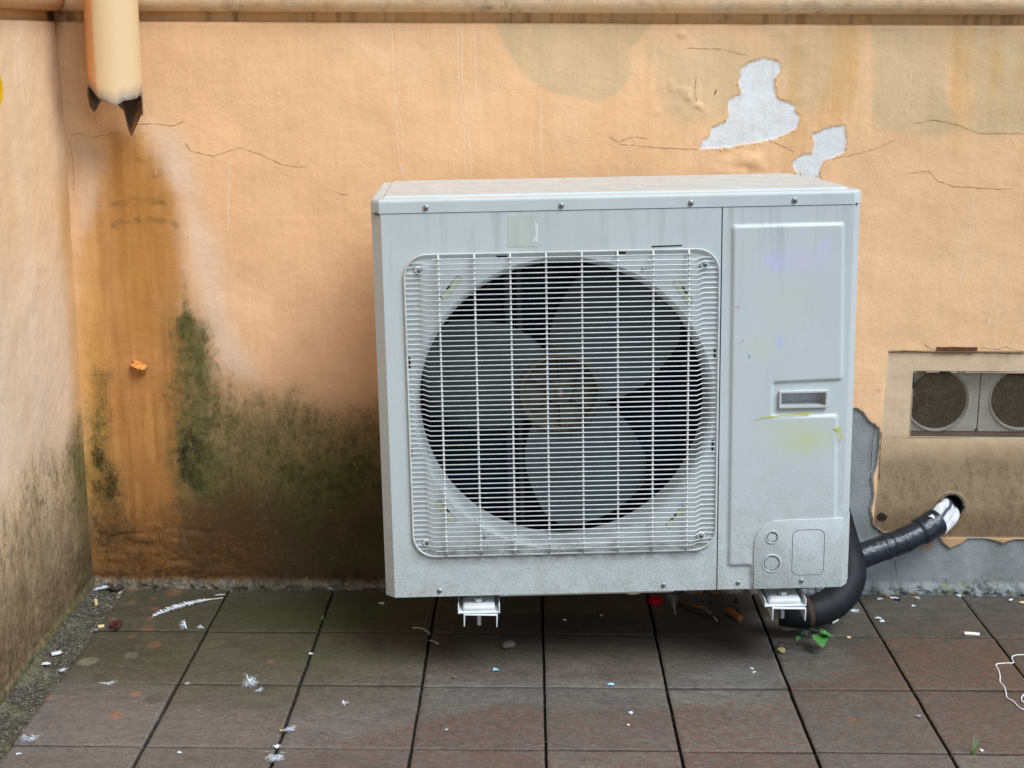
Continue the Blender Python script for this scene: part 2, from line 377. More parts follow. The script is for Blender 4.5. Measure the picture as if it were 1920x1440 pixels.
# =================================================================== GROUND
def ground_sheet():
    mb = MB(); mb.add([(-60, -60, -.014), (60, -60, -.014), (60, 60, -.014), (-60, 60, -.014)], [(0, 1, 2, 3)])
    return struct(mb.build('ground', 'soil', smooth=0))
ground_sheet()
TX0, TW = -.70948, .25
ROWS = [WALL_Y-.012, 3.0772, 2.8022, 2.5272]
while ROWS[-1] > .2: ROWS.append(ROWS[-1]-.275)
def gpoly(pts): return [tuple(G(*p)[:2]) for p in pts]
SPOTS = [(248, 1130, 8, 1), (288, 1123, 6, 1), (326, 1111, 14, 1), (290, 1142, 7, 1), (280, 1160, 7, 1), (212, 1161, 5, 1), (277, 1177, 10, 1), (289, 1208, 11, 1), (246, 1228, 0, 0), (256, 1301, 10, 1), (218, 1340, 13, 1), (232, 1118, 6, 1), (254, 1176, 5, 1), (247, 1192, 6, 1), (92, 1309, 6, 1), (507, 1240, 7, 1), (716, 1165, 9, 3), (165, 1239, 16, 2), (246, 1228, 9, 2), (287, 1312, 13, 4), (937, 1400, 8, 4), (250, 1102, 18, 1), (147, 1404, 5, 2), (1600, 1350, 9, 1), (1712, 1315, 9, 1)]
def pave_cols(X, Y, dens=True):
    n1 = fbm(X, Y, 3, 4); n2 = fbm(X, Y, 30, 4, off=3); nst = fbm(X, Y, 60, 4, .25, off=6)
    c = np.zeros(X.shape+(3,)); c[:] = lin((84, 80, 73))
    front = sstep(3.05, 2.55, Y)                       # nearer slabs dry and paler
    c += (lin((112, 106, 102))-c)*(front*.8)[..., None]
    gz = sstep(.1, -.5, X+.2*n1)*sstep(2.65, 2.95, Y+.3*n1); c += (lin((74, 74, 58))-c)*(gz*.75)[..., None]
    # paler dried water marks
    for poly, a, soft in (([(800, 1270), (1000, 1272), (1200, 1280), (1420, 1250), (1470, 1330), (1380, 1335), (1300, 1320), (1100, 1330), (960, 1318), (800, 1345)], .55, .02), ([(1440, 1200), (1560, 1215), (1640, 1255), (1560, 1280), (1400, 1290), (1290, 1270)], .6, .03)):
        d = sdf(X, Y, gpoly(poly))+n2*.03; mk = sstep(soft, -soft, d); c += (lin((108, 108, 105))-c)*(mk*a)[..., None]
    rust = np.full(X.shape, .22)+n1*.3
    d = sdf(X, Y, gpoly([(740, 1360), (860, 1335), (960, 1322), (1100, 1330), (1240, 1325), (1400, 1305), (1500, 1275), (1600, 1230), (1700, 1150), (1960, 1140), (1960, 1500), (400, 1500), (480, 1440)]))+n2*.05
    rust += sstep(.05, -.03, d)*.30
    d = sdf(X, Y, gpoly([(180, 1098), (420, 1100), (390, 1180), (200, 1185)])); rust += sstep(.03, -.03, d)*.25
    d = sdf(X, Y, gpoly([(780, 1130), (1440, 1130), (1470, 1310), (960, 1310), (700, 1290)]))+n2*.03; rust -= sstep(.03, -.03, d)*.35
    moss = np.zeros(X.shape)
    for cx, cy, sx, sy, a in ((500, 1150, .22, .12, .55), (680, 1150, .22, .14, .75), (640, 1230, .25, .08, .45)):
        g = G(cx, cy); moss += a*np.exp(-((X-g[0])/sx)**2-((Y-g[1])/sy)**2)
    for u, v, r, kd in SPOTS:
        if r == 0: continue
        g = G(u, v); rr = r/800.*1.05; d = np.hypot(X-g[0], (Y-g[1])*.8)+n2*.008; mk = sstep(rr+.003, rr-.003, d+n2*.012)*np.clip(.8+n2*1.5, 0, 1)
        cc = {1: (142, 98, 74), 2: (134, 130, 118), 3: (78, 62, 34), 4: (70, 68, 66)}[kd]
        c += (lin(cc)-c)*(mk*.62)[..., None]
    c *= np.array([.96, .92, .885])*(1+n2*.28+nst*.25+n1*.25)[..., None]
    return np.clip(c, .004, 1), rust, moss
def paving():
    vs = []; cols = []; ru = []; mo = []; tl = []; faces = []; base = 0
    for j in range(len(ROWS)-1):
        for i in range(-1, 14):
            if i > 8 and j > 6: continue
            gx = .0031; gy = .0027
            x0 = TX0+TW*i+gx*(.8+.5*random.random()); x1 = TX0+TW*(i+1)-gx*(.8+.5*random.random()); y1 = ROWS[j]-(gy if j else 0); y0 = ROWS[j+1]+gy
            near = j < 5 and i < 9
            nx, ny = (52, 56) if near else (6, 6)
            e = np.array([0, .0015, .004]); xs = np.concatenate([x0+e, np.linspace(x0+.008, x1-.008, nx), x1-e[::-1]]); ys = np.concatenate([y0+e, np.linspace(y0+.008, y1-.008, ny), y1-e[::-1]])
            X, Y = np.meshgrid(xs, ys, indexing='ij')
            de = np.minimum(np.minimum(X-x0, x1-X), np.minimum(Y-y0, y1-Y)); dz = random.uniform(-.0012, .0012); tx, ty = random.uniform(-.006, .006), random.uniform(-.006, .006)
            Z = dz+tx*(X-(x0+x1)/2)+ty*(Y-(y0+y1)/2)-.0016*(1-sstep(0, .004, de))+(fbm(X, Y, 40, 3)*.0008 if near else 0)
            wob = fbm(X, Y, 22, 3, off=2)*.0022*(1-sstep(0, .01, de)); X = X+wob; Y = Y+wob*.6
            # skirt
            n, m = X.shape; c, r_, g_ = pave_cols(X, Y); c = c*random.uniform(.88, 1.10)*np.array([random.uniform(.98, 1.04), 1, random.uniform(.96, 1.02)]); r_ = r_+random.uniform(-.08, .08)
            idx = np.arange(n*m).reshape(n, m)+base
            vs.append(np.stack([X, Y, Z], -1).reshape(-1, 3)); cols.append(c.reshape(-1, 3)); ru.append(r_.ravel()); mo.append(g_.ravel())
            tv = random.random(); tl.append(np.full(n*m, tv))
            faces.append(np.stack([idx[:-1, :-1], idx[1:, :-1], idx[1:, 1:], idx[:-1, 1:]], -1).reshape(-1, 4)); base += n*m
            ring = np.concatenate([idx[:-1, 0], idx[-1, :-1], idx[:0:-1, -1], idx[0, :0:-1]])
            rv = np.concatenate(vs[-1:])[ring-(base-n*m)].copy(); rv[:, 2] = -.02
            vs.append(rv); cols.append(np.tile(lin((34, 30, 26)), (len(ring), 1))); tl.append(np.full(len(ring), tv)); ru.append(np.zeros(len(ring))); mo.append(np.zeros(len(ring)))
            b = np.arange(len(ring))+base; base += len(ring)
            faces.append(np.stack([ring, b, np.roll(b, -1), np.roll(ring, -1)], -1))
    co = np.concatenate(vs); q = np.concatenate(faces)
    me = bpy.data.meshes.new('paving'); me.vertices.add(len(co)); me.vertices.foreach_set('co', co.astype(np.float32).ravel())
    me.loops.add(q.size); me.loops.foreach_set('vertex_index', q.astype(np.int32).ravel()); me.polygons.add(len(q)); me.polygons.foreach_set('loop_start', np.arange(0, q.size, 4, dtype=np.int32)); me.update(calc_edges=True)
    set_col(me, np.concatenate(cols)); set_f(me, 'Rust', np.concatenate(ru)); set_f(me, 'Moss', np.concatenate(mo)); set_f(me, 'Tile', np.concatenate(tl))
    return struct(link('paving', me, 'paving', smooth=50))
paving()
def gutter():
    xs = np.arange(LEFT_X-.03, TX0-TW+.004, .0022); ys = np.concatenate([np.arange(0, 2.3, .02), np.arange(2.3, WALL_Y+.02, .0022)])
    X, Y = np.meshgrid(xs, ys, indexing='ij'); g = fbm(X, Y, 110, 3); g2 = fbm(X, Y, 18, 3, off=4)
    Z = -.004+np.abs(g)*.009+g2*.012+.016*sstep(LEFT_X+.03, LEFT_X-.005, X)
    me = grid_mesh('gutter', X, Y, Z)
    c = np.zeros(X.shape+(3,)); c[:] = lin((76, 73, 64)); sp = vnoise(X*420+300, Y*420+300)
    c = np.where((sp > .86)[..., None], lin((128, 124, 114)), c); c = np.where((sp < .25)[..., None], lin((48, 46, 40)), c)
    c += (lin((112, 108, 86))-c)*(sstep(0, .2, g2)*.5)[..., None]; c *= (1+g*1.2)[..., None]
    set_col(me, np.clip(c, .01, 1).reshape(-1, 3)); set_f(me, 'Rust', 0.); set_f(me, 'Moss', (sstep(-.05, .2, g2)*.45).ravel())
    return struct(link('gutter', me, 'paving', smooth=70))
gutter()

# =================================================================== WALLS
def wpoly(pts): return [(WL(*p)[0], WL(*p)[2]) for p in pts]
def lpoly(pts): return [(LF(*p)[1], LF(*p)[2]) for p in pts]
def brush(a, A, B, poly, soft, strength=1., namp=0., nscale=20, off=0., sx=1.):
    d = sdf(A, B, poly)
    if namp: d = d+fbm(A, B, nscale, 4, sx, off)*namp*2
    return a+strength*sstep(soft, -soft, d)
def tint(c, mask, col): c += (lin(col)-c)*mask[..., None]
VX0, VX1 = WL(1717, 700)[0], 1.36; VZ0, VZ1 = WL(1800, 820)[2], WL(1800, 697)[2]
HC = WL(1783, 951); HR = .0305
def rear_wall():
    root = empty('rear_wall', 'peeling orange plaster rear wall behind the air conditioner, stained green at its foot', 'wall', (0, WALL_Y, 0))
    xs = np.concatenate([np.arange(LEFT_X-.02, 1.30, .0030), np.arange(1.30, 4.5, .03)]); zs = np.concatenate([np.arange(-.03, LEDGE_Z, .0030), [LEDGE_Z]])
    X, Z = np.meshgrid(xs, zs, indexing='ij'); B = lambda pts: wpoly(pts)
    n1 = fbm(X, Z, 3, 4); n2 = fbm(X, Z, 16, 5, off=5); n3 = fbm(X, Z, 70, 4, off=9); st = fbm(X, Z, 3, 5, 9, off=2)
    c = np.zeros(X.shape+(3,)); c[:] = lin((238, 193, 147)); z0 = np.zeros(X.shape)
    tint(c, sstep(-.1, .25, n1+n2*.4)*.4, (242, 206, 164)); tint(c, sstep(.0, .3, st)*.25, (230, 180, 130)); tint(c, sstep(1.15, .75, Z)*.45, (242, 192, 150))
    tint(c, sstep(.95, .35, Z)*sstep(.2, -.4, X)*.35, (222, 172, 138))  # lower left pinker and darker: soft shading laid into the plaster colour
    tint(c, sstep(.6, .95, X)*.35, (242, 200, 152))
    # old beige touch-up paint
    m = brush(z0, X, Z, B([(928, 40), (945, 90), (985, 145), (1045, 178), (1110, 190), (1155, 176), (1185, 140), (1180, 95), (1230, 40)]), .006, .8, .006, 12)
    m = brush(m, X, Z, B([(1225, 90), (1330, 70), (1400, 110), (1385, 180), (1340, 205), (1290, 225), (1240, 200)]), .03, .7, .05, 14, 3)
    m = brush(m, X, Z, B([(1450, 60), (1600, 55), (1590, 190), (1520, 210), (1480, 190), (1460, 130)]), .03, .7, .05, 12, 4)
    m = brush(m, X, Z, B([(1640, 50), (1760, 50), (1770, 180), (1800, 235), (1960, 225), (1960, 250), (1640, 245)]), .012, .85, .02, 9, 8)
    m = brush(m, X, Z, B([(1790, 50), (1960, 50), (1960, 240), (1830, 240), (1810, 140)]), .03, .8, .05, 12, 6)
    tint(c, np.clip(m, 0, .85)*np.clip(.85+st*.8, 0, 1), (207, 184, 146))
    tint(c, sstep(.02, .25, st)*sstep(.95, 1.2, Z)*sstep(.1, .5, X)*.5, (222, 172, 104))
    # ochre run-off under the broken pipe
    m = brush(z0, X, Z, B([(205, 255), (262, 248), (310, 300), (335, 400), (350, 520), (352, 700), (345, 900), (360, 1100), (180, 1100), (165, 800), (155, 560), (170, 420), (190, 320)]), .035, 1., .02, 14, 1)
    tint(c, m*.80, (192, 138, 74)); tint(c, m*sstep(.75, .35, Z)*.6, (172, 112, 52)); tint(c, m*sstep(-.05, .2, st)*.3, (160, 100, 44)); fs = fbm(X, Z, 2.2, 5, 34, off=14); tint(c, m*sstep(.06, .2, fs+n2*.6)*.26, (140, 90, 40)); tint(c, m*sstep(.08, .22, n2-fs)*.18, (226, 176, 104))
    m = brush(z0, X, Z, B([(150, 450), (185, 430), (190, 700), (200, 1095), (165, 1095), (140, 700)]), .02, 1., .02, 20, 2); tint(c, m*.5, (214, 164, 84))
    m = brush(z0, X, Z, B([(225, 270), (258, 262), (296, 330), (318, 460), (300, 640), (225, 640), (205, 460), (210, 340)]), .04, 1., .02, 18, 7); tint(c, m*.55, (176, 120, 52))
    # pale salt bloom either side of it
    m = brush(z0, X, Z, B([(285, 232), (330, 262), (372, 350), (398, 470), (430, 600), (470, 700), (420, 690), (375, 560), (352, 470), (330, 350), (296, 280)]), .038, 1., .03, 14, 3); tint(c, m*.58, (228, 208, 190))
    m = brush(z0, X, Z, B([(155, 265), (185, 290), (180, 370), (160, 420), (148, 330)]), .025, 1., .03, 20, 3); tint(c, m*.45, (220, 200, 178))
    # missing paint: white plaster
    d1 = sdf(X, Z, B([(1385, 150), (1392, 128), (1404, 117), (1432, 109), (1458, 116), (1465, 130), (1462, 141), (1452, 148), (1450, 162), (1458, 186), (1478, 190), (1491, 198), (1490, 210), (1501, 218), (1494, 240), (1475, 250), (1450, 262), (1432, 264), (1400, 270), (1360, 278), (1313, 280), (1320, 264), (1330, 256), (1334, 240), (1362, 229), (1367, 215), (1366, 190), (1376, 181), (1390, 176), (1386, 160)]))
    d2 = sdf(X, Z, B([(1524, 252), (1550, 240), (1584, 235), (1586, 262), (1584, 284), (1560, 298), (1545, 301), (1536, 318), (1537, 345), (1500, 345), (1487, 312), (1486, 302), (1505, 291), (1523, 290), (1526, 270)]))
    dp = np.minimum(d1, d2)+n3*.007+n2*.004; pe = sstep(.0012, -.0012, dp)
    tint(c, sstep(.006, .0, dp)*(1-pe)*.4, (196, 152, 106)); tint(c, pe, (228, 229, 229)); tint(c, pe*sstep(.05, .25, n3+n2*.5)*.25, (196, 196, 194))
    # grey cement coat where the plaster has come away beside and below the vent panel
    dc = sdf(X, Z, B([(1560, 770), (1606, 764), (1618, 772), (1632, 790), (1651, 803), (1650, 830), (1645, 870), (1638, 900), (1640, 930), (1634, 955), (1638, 985), (1655, 1000), (1700, 1001), (1760, 1004), (1766, 1014), (1780, 1028), (1800, 1020), (1815, 1008), (1850, 1008), (1880, 1020), (1900, 1012), (1960, 1012), (2600, 1010), (2600, 1250), (1470, 1250), (1470, 1040)]))+n2*.008+n3*.004
    ce = sstep(.0015, -.0015, dc); tint(c, ce, (146, 150, 152)); tint(c, ce*sstep(.0, .2, n2)*.5, (164, 167, 166)); tint(c, ce*sstep(-.02, -.2, n2)*.45, (120, 120, 112))
    m = sstep(.004, -.006, sdf(X, Z, B([(1722, 1010), (1745, 1005), (1756, 1020), (1748, 1032), (1728, 1035)])))*.6; tint(c, m*ce, (160, 118, 74))
    # smooth rendered panel round the vent
    L0 = WL(1656, 800)[0]; T0 = WL(1800, 661)[2]; Bz = WL(1800, 1005)[2]
    dv = np.maximum(np.maximum(L0+.004*n2-.0035*(.55-Z)*6-X, Z-T0-.002*n2), Bz-.004-Z); pan = sstep(.001, -.001, dv)*(1-ce)
    tint(c, pan, (214, 188, 156)); tint(c, pan*sstep(-.1, .2, n2)*.4, (204, 180, 150))
    tint(c, (1-pan)*(1-ce)*(X > .80)*sstep(.20, .14, Z)*.7, (170, 136, 100))
    lowp = pan*sstep(WL(1800, 812)[2], WL(1800, 838)[2], Z+n2*.03)
    tint(c, lowp*.5, (192, 160, 122)); tint(c, lowp*sstep(.385, .31, Z+n1*.05+n2*.03)*.85, (146, 124, 98)); tint(c, lowp*sstep(-.05, .2, n2+n1*.5)*.35, (172, 146, 112)); tint(c, lowp*sstep(.24, .17, Z+n2*.05)*.5, (104, 80, 56))
    grime = lowp*.30*sstep(.385, .30, Z+n1*.06)
    tint(c, sstep(.0030, .0005, np.abs(dv))*(Z > Bz)*(1-ce)*.4, (168, 128, 92))
    # broad grime and moss on the left
    grime = brush(grime, X, Z, B([(150, 1000), (240, 960), (330, 930), (420, 900), (560, 860), (760, 850), (760, 1130), (150, 1130)]), .09, .55, .06, 8, 5)
    grime = brush(grime, X, Z, B([(150, 600), (205, 620), (210, 760), (225, 900), (250, 1000), (150, 1010)]), .03, .28, .05, 10, 5)
    moss = brush(z0, X, Z, B([(338, 600), (372, 600), (410, 650), (440, 700), (500, 745), (600, 765), (760, 760), (760, 900), (640, 960), (500, 930), (420, 930), (335, 930), (318, 850), (330, 700)]), .085, .52, .07, 9, 2)
    moss = brush(moss, X, Z, B([(345, 600), (375, 615), (395, 680), (400, 820), (398, 930), (350, 940), (325, 870), (335, 700)]), .040, .36, .05, 14, 6)
    moss = brush(moss, X, Z, B([(340, 500), (352, 520), (356, 620), (338, 620)]), .014, .35, .02, 20, 6)
    moss = brush(moss, X, Z, B([(410, 720), (500, 760), (760, 770), (760, 900), (500, 900), (420, 880)]), .10, .16, .05, 12, 13)
    moss = brush(moss, X, Z, B([(560, 900), (760, 860), (760, 1100), (520, 1090)]), .07, .28, .05, 10, 9)
    moss = brush(moss, X, Z, B([(180, 690), (205, 700), (205, 850), (240, 900), (235, 950), (170, 950), (172, 800)]), .02, .45, .03, 18, 4)
    dark = brush(z0, X, Z, B([(345, 800), (385, 800), (390, 880), (370, 925), (335, 905), (330, 840)]), .02, .55, .03, 22, 4)
    dark = brush(dark, X, Z, B([(170, 840), (200, 850), (230, 900), (240, 935), (190, 945), (168, 930)]), .015, .6, .02, 22, 8)
    dark = brush(dark, X, Z, B([(170, 1000), (220, 1000), (360, 1040), (380, 1060), (300, 1070), (200, 1040)]), .025, .22, .05, 14, 8)
    dark = brush(dark, X, Z, B([(140, 1060), (760, 1075), (760, 1130), (140, 1120)]), .02, .42, .03, 14, 2)
    damp = sstep(.56, .16, Z+n2*.07+n1*.06)*sstep(-.86, -.77, X+n2*.05)*(X < .6); tint(c, damp*.80, (112, 100, 62)); tint(c, damp*sstep(.36, .13, Z+n2*.07+n1*.05)*.85, (62, 50, 31))
    low = sstep(.40, .06, Z+n2*.06)*sstep(-.52, -.70, X); tint(c, low*.62, (116, 74, 36)); tint(c, sstep(.07, .02, Z+n2*.04)*(X < .6)*.5, (84, 54, 28))
    tint(c, sstep(.34, .22, np.abs(Z-.34)+n2*.06)*damp*sstep(-.1, .25, n1+n2)*.35, (112, 92, 66))
    tint(c, np.clip(moss, 0, 1)*.72, (86, 84, 46))
    # arcs of old soot on the drip stain
    for yy, hh in ((378, 8), (414, 7)):
        m = brush(z0, X, Z, B([(208, yy+8), (235, yy-5), (290, yy-8), (325, yy), (342, yy+12), (325, yy+9), (290, yy+hh-4), (240, yy+hh-2), (212, yy+14)]), .005, .6, .012, 60, yy); tint(c, np.clip(m, 0, .7)*np.clip(.55+n3*2.5, 0, 1), (122, 92, 54))
    for (u, v, r, s) in ((290, 330, 12, .3), (262, 298, 8, .3), (246, 545, 12, .35), (318, 735, 16, .4), (285, 690, 15, .3)):
        g = WL(u, v); m = np.exp(-((X-g[0])**2+(Z-g[2])**2)/(r/790)**2)*sstep(-.1, .2, n3+n2); tint(c, m*s*1.4, (100, 74, 40))
    # corner soot behind the downpipe and under the ledge
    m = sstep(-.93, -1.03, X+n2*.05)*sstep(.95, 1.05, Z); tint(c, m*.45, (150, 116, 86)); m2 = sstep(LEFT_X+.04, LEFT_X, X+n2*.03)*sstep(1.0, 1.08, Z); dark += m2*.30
    # foot of the wall
    ft = sstep(.026, .012, Z+n2*.012+n3*.01); tint(c, ft*(1-ce)*.85, (136, 132, 118))
    m = sstep(.05, .02, Z+n2*.03)*(X > .8); moss += m*.35; dark += sstep(.03, .01, Z+n2*.02)*(X > .8)*.3
    g = WL(1838, 1095); dark += .5*np.exp(-((X-g[0])/.035)**2-((Z-g[2])/.018)**2)
    moss += .25*ce*sstep(.12, .05, Z)*sstep(0, .2, n2)
    g = WL(1655, 970); dd = np.hypot((X-g[0])/1.3, Z-g[2])+n3*.012+n2*.012; dark += sstep(.012, .009, dd)*1.4
    # relief
    Yy = (n1*.006+n2*.0016)+.0016*pe+.006*ce*sstep(0.0, -.004, dc)+.004*pan-.010*ft*(.6+n3*2)-.004*sstep(.03, .0, Z)
    rough = np.clip(.15+grime*.8+moss*.9+ce*.5+dark*.5, 0, 1.4)
    # wrinkled, blistered coat low on the left
    wr = sstep(.22, .10, Z)*sstep(-.45, -.75, X); Yy = Yy-wr*np.abs(fbm(X, Z, 30, 4, .4, off=12))*.012
    bl = sstep(.95, 1.02, Z)*sstep(.25, .35, X)*sstep(.65, .5, X); Yy = Yy-bl*sstep(.08, .25, fbm(X, Z, 14, 3, .8, off=21))*.004*(1-pe)
    Yy = Yy*sstep(0, .01, np.hypot(X-HC[0], Z-HC[2])-HR)
    # rounded arris under the moulding
    Yy = Yy+.006*sstep(LEDGE_Z-.005, LEDGE_Z, Z)
    xc = (xs[:-1]+xs[1:])/2; zc = (zs[:-1]+zs[1:])/2; XC, ZC = np.meshgrid(xc, zc, indexing='ij')
    jag = fbm(XC, ZC, 60, 3, off=3)*.004*(XC < WL(1810, 700)[0]); keep = ~((XC > VX0-.004*(ZC-VZ0)/.15) & (XC < VX1) & (ZC > VZ0) & (ZC < VZ1+jag-.002)) & (np.hypot(XC-HC[0], ZC-HC[2])+fbm(XC, ZC, 80, 2)*.003 > HR)
    me = grid_mesh('plaster_face', X, Yy, Z, keep)
    set_col(me, np.clip(c, .01, .95).reshape(-1, 3)); set_f(me, 'Grime', np.clip(grime, 0, 1).ravel()); set_f(me, 'Moss', np.clip(moss, 0, 1.1).ravel()); set_f(me, 'Dark', np.clip(dark, 0, 1.4).ravel()); set_f(me, 'Rough', rough.ravel())
    link('plaster_face', me, 'plaster', root, smooth=60)
    # vent reveal + back, and the bore of the pipe hole
    mb = MB(); x0, x1, a, b = VX0-.003, VX1+.001, VZ0-.001, VZ1+.001
    f, k = .003, .24
    mb.add([(x0, f, a), (x1, f, a), (x1, k, a), (x0, k, a)], [(0, 1, 2, 3)]).add([(x0, f, b), (x1, f, b), (x1, k, b), (x0, k, b)], [(3, 2, 1, 0)])
    mb.add([(x0, f, a), (x0, f, b), (x0, k, b), (x0, k, a)], [(3, 2, 1, 0)]).add([(x1, f, a), (x1, f, b), (x1, k, b), (x1, k, a)], [(0, 1, 2, 3)]).add([(x0, k, a), (x1, k, a), (x1, k, b), (x0, k, b)], [(0, 1, 2, 3)])
    mb.build('vent_reveal', 'vent_inside', root, smooth=0) if 'vent_inside' in MATS else mb.build('vent_reveal', mat('vent_inside', lin((120, 108, 92)), .8, noise=(40, .3)), root, smooth=0)
    mb = MB(); mb.lathe([(HR+.004, -.001), (HR+.0045, .004), (HR, .008), (HR-.001, .2), (.001, .2)], 40, (HC[0], 0, HC[2])); mb.build('pipe_hole', mat('bore', lin((48, 42, 38)), .9, noise=(80, .4)), root)
    # upper wall, recessed fillet and roll moulding
    def mould(path_len_axis, name, lo, hi, parent, left=False):
        pr = [(.006, LEDGE_Z), (.012, LEDGE_Z+.001), (.013, LEDGE_Z+.018), (.010, LEDGE_Z+.021)]
        for k in range(13):
            a = rad(-75+k*150/12); pr.append((.006-.036*max(0, math.cos(a))**.7, LEDGE_Z+.056+.036*math.sin(a)))
        pr += [(.004, LEDGE_Z+.094), (.0, LEDGE_Z+.10), (.0, 3.2)]
        pts = []
        for i in range(len(pr)-1):
            n = 1 if i in (0, len(pr)-2) else 4
            for q in range(n): t = q/n; pts.append((pr[i][0]*(1-t)+pr[i+1][0]*t, pr[i][1]*(1-t)+pr[i+1][1]*t))
        pts.append(pr[-1]); pts = np.array(pts)
        s = np.concatenate([np.arange(lo, hi, .006)]) if hi-lo < 3 else np.concatenate([np.arange(lo, lo+2.4, .006), np.arange(lo+2.4, hi, .05)])
        S, D = np.meshgrid(s, pts[:, 0], indexing='ij'); _, H = np.meshgrid(s, pts[:, 1], indexing='ij')
        nn = fbm(S, H, 14, 4, off=3); D = D+nn*.004+fbm(S, H, 60, 3)*.0012
        c = np.zeros(S.shape+(3,)); c[:] = lin((236, 202, 160)); tint(c, sstep(-.05, .2, nn)*.5, (226, 206, 176)); band = (H > LEDGE_Z-.001) & (H < LEDGE_Z+.022)
        stn = fbm(S, H, 3, 4, 40, off=5); tint(c, band*.55, (206, 162, 96)); tint(c, band*sstep(.02, .2, stn)*.5, (140, 106, 66)); tint(c, (~band)*sstep(.05, .25, fbm(S, H, 45, 3, off=8))*.25, (170, 130, 96)); tint(c, (H < LEDGE_Z+.001)*.7, (236, 214, 190))  # lip painted pale as a lit edge; band colour mixes stains with roll's shade
        dk = np.zeros(S.shape)
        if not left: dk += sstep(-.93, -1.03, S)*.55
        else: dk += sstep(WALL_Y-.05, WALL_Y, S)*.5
        if left: me = grid_mesh(name, -D, S, H, flip=False)
        else: me = grid_mesh(name, S, D, H)
        set_col(me, np.clip(c, .01, .95).reshape(-1, 3)); set_f(me, 'Grime', (sstep(.1, .3, nn)*.3).ravel()); set_f(me, 'Moss', 0.); set_f(me, 'Dark', dk.ravel()); set_f(me, 'Rough', .2)
        return link(name, me, 'plaster', parent, smooth=60)
    mould(0, 'moulding', LEFT_X-.02, 4.5, root)
    # masonry core (gives the wall its thickness)
    mb = MB(); mb.box((LEFT_X-.4, .25, -.1), (4.5, .45, 3.2)); mb.box((4.5, .0, -.1), (4.55, .45, 3.2)); mb.build('masonry', 'vent_inside', root, smooth=0) if 'vent_inside' in MATS else None
    # hairline cracks and pale paint runs, as thin ribbons on the face
    def ribbons(lines, wpx, m, name, jit=1.5, proud=-.0012):
        mb = MB()
        for ln in lines:
            P = []
            for i in range(len(ln)-1):
                a, b = np.array(ln[i], float), np.array(ln[i+1], float); n = max(2, int(np.linalg.norm(b-a)/4))
                for q in range(n): p = a+(b-a)*q/n; P.append(p+np.array([random.uniform(-jit, jit), random.uniform(-jit, jit)])*(.5 if len(ln) > 2 else 1))
            P.append(np.array(ln[-1], float)); W = [WL(*p) for p in P]; vs = []; fs = []
            for i, p in enumerate(W):
                a = W[max(i-1, 0)]; b = W[min(i+1, len(W)-1)]; t = np.array([b[0]-a[0], b[2]-a[2]]); t /= np.linalg.norm(t)+1e-9
                ww = wpx/790/2*random.uniform(.35, 1.35)*(.3 if i in (0, len(W)-1) else 1)
                yy = 0
                xi = float(fbm(np.array([p[0]]), np.array([p[2]]), 3, 4)[0])*.006+float(fbm(np.array([p[0]]), np.array([p[2]]), 16, 5, off=5)[0])*.0016+proud*.55
                vs += [(p[0]-t[1]*ww, xi, p[2]+t[0]*ww), (p[0]+t[1]*ww, xi, p[2]-t[0]*ww)]
            for i in range(len(W)-1): fs.append((2*i, 2*i+1, 2*i+3, 2*i+2))
            mb.add(vs, fs)
        mb.build(name, m, root, smooth=0)
    ribbons([[(133, 252), (150, 250), (172, 258), (195, 253), (228, 249)], [(250, 233), (290, 232), (325, 236), (345, 226)], [(345, 265), (358, 283), (400, 293), (425, 285), (450, 276), (490, 290), (530, 308), (555, 313), (580, 312)], [(178, 212), (181, 232)], [(132, 255), (136, 300), (139, 360)],
             [(1140, 255), (1165, 270), (1230, 277), (1310, 280)], [(1160, 265), (1190, 256), (1215, 261)], [(1440, 262), (1470, 275), (1490, 285)], [(1545, 300), (1590, 292), (1640, 280), (1680, 260)], [(1285, 90), (1350, 92), (1400, 103)],
             [(1305, 145), (1303, 170), (1306, 195), (1312, 203)], [(625, 355), (640, 365), (655, 364)], [(1710, 232), (1750, 225), (1790, 232), (1835, 250), (1920, 250)], [(1700, 325), (1740, 320), (1760, 340), (1790, 350), (1900, 355)],
             [(1726, 640), (1740, 650), (1752, 655)], [(1835, 652), (1870, 655), (1885, 650), (1920, 660)], [(1640, 732), (1652, 731)], [(1660, 817), (1690, 821), (1711, 820)], [(1702, 753), (1712, 755)]], 0.8, 'crack', 'crack', 2.0)
    ribbons([[(1668, 662), (1700, 658), (1760, 662), (1830, 662), (1920, 664)], [(1642, 792), (1636, 830), (1633, 880), (1630, 915)], [(1678, 1048), (1680, 1070), (1681, 1085)], [(1665, 1003), (1700, 1004), (1755, 1006)], [(1560, 1106), (1640, 1104), (1700, 1106), (1790, 1110), (1920, 1112)], [(1345, 168), (1338, 178)], [(1653, 808), (1650, 850), (1648, 900)]], 1.6, 'crack_dark', 'deep_crack', 1.6)
    ribbons([[(735, 55), (736, 120), (740, 180), (744, 250), (748, 300), (757, 335)], [(742, 180), (755, 250), (756, 335)], [(858, 50), (860, 160), (870, 230), (873, 330)], [(866, 50), (867, 160), (878, 250), (884, 335)], [(890, 60), (893, 190)], [(430, 300), (428, 430)], [(1012, 180), (1016, 330)], [(1710, 130), (1702, 200), (1698, 230)], [(1880, 480), (1865, 560), (1850, 620)], [(1825, 370), (1815, 460), (1800, 530)]], 1.6, 'drip_pale', 'paint_run', .8, -.0008)
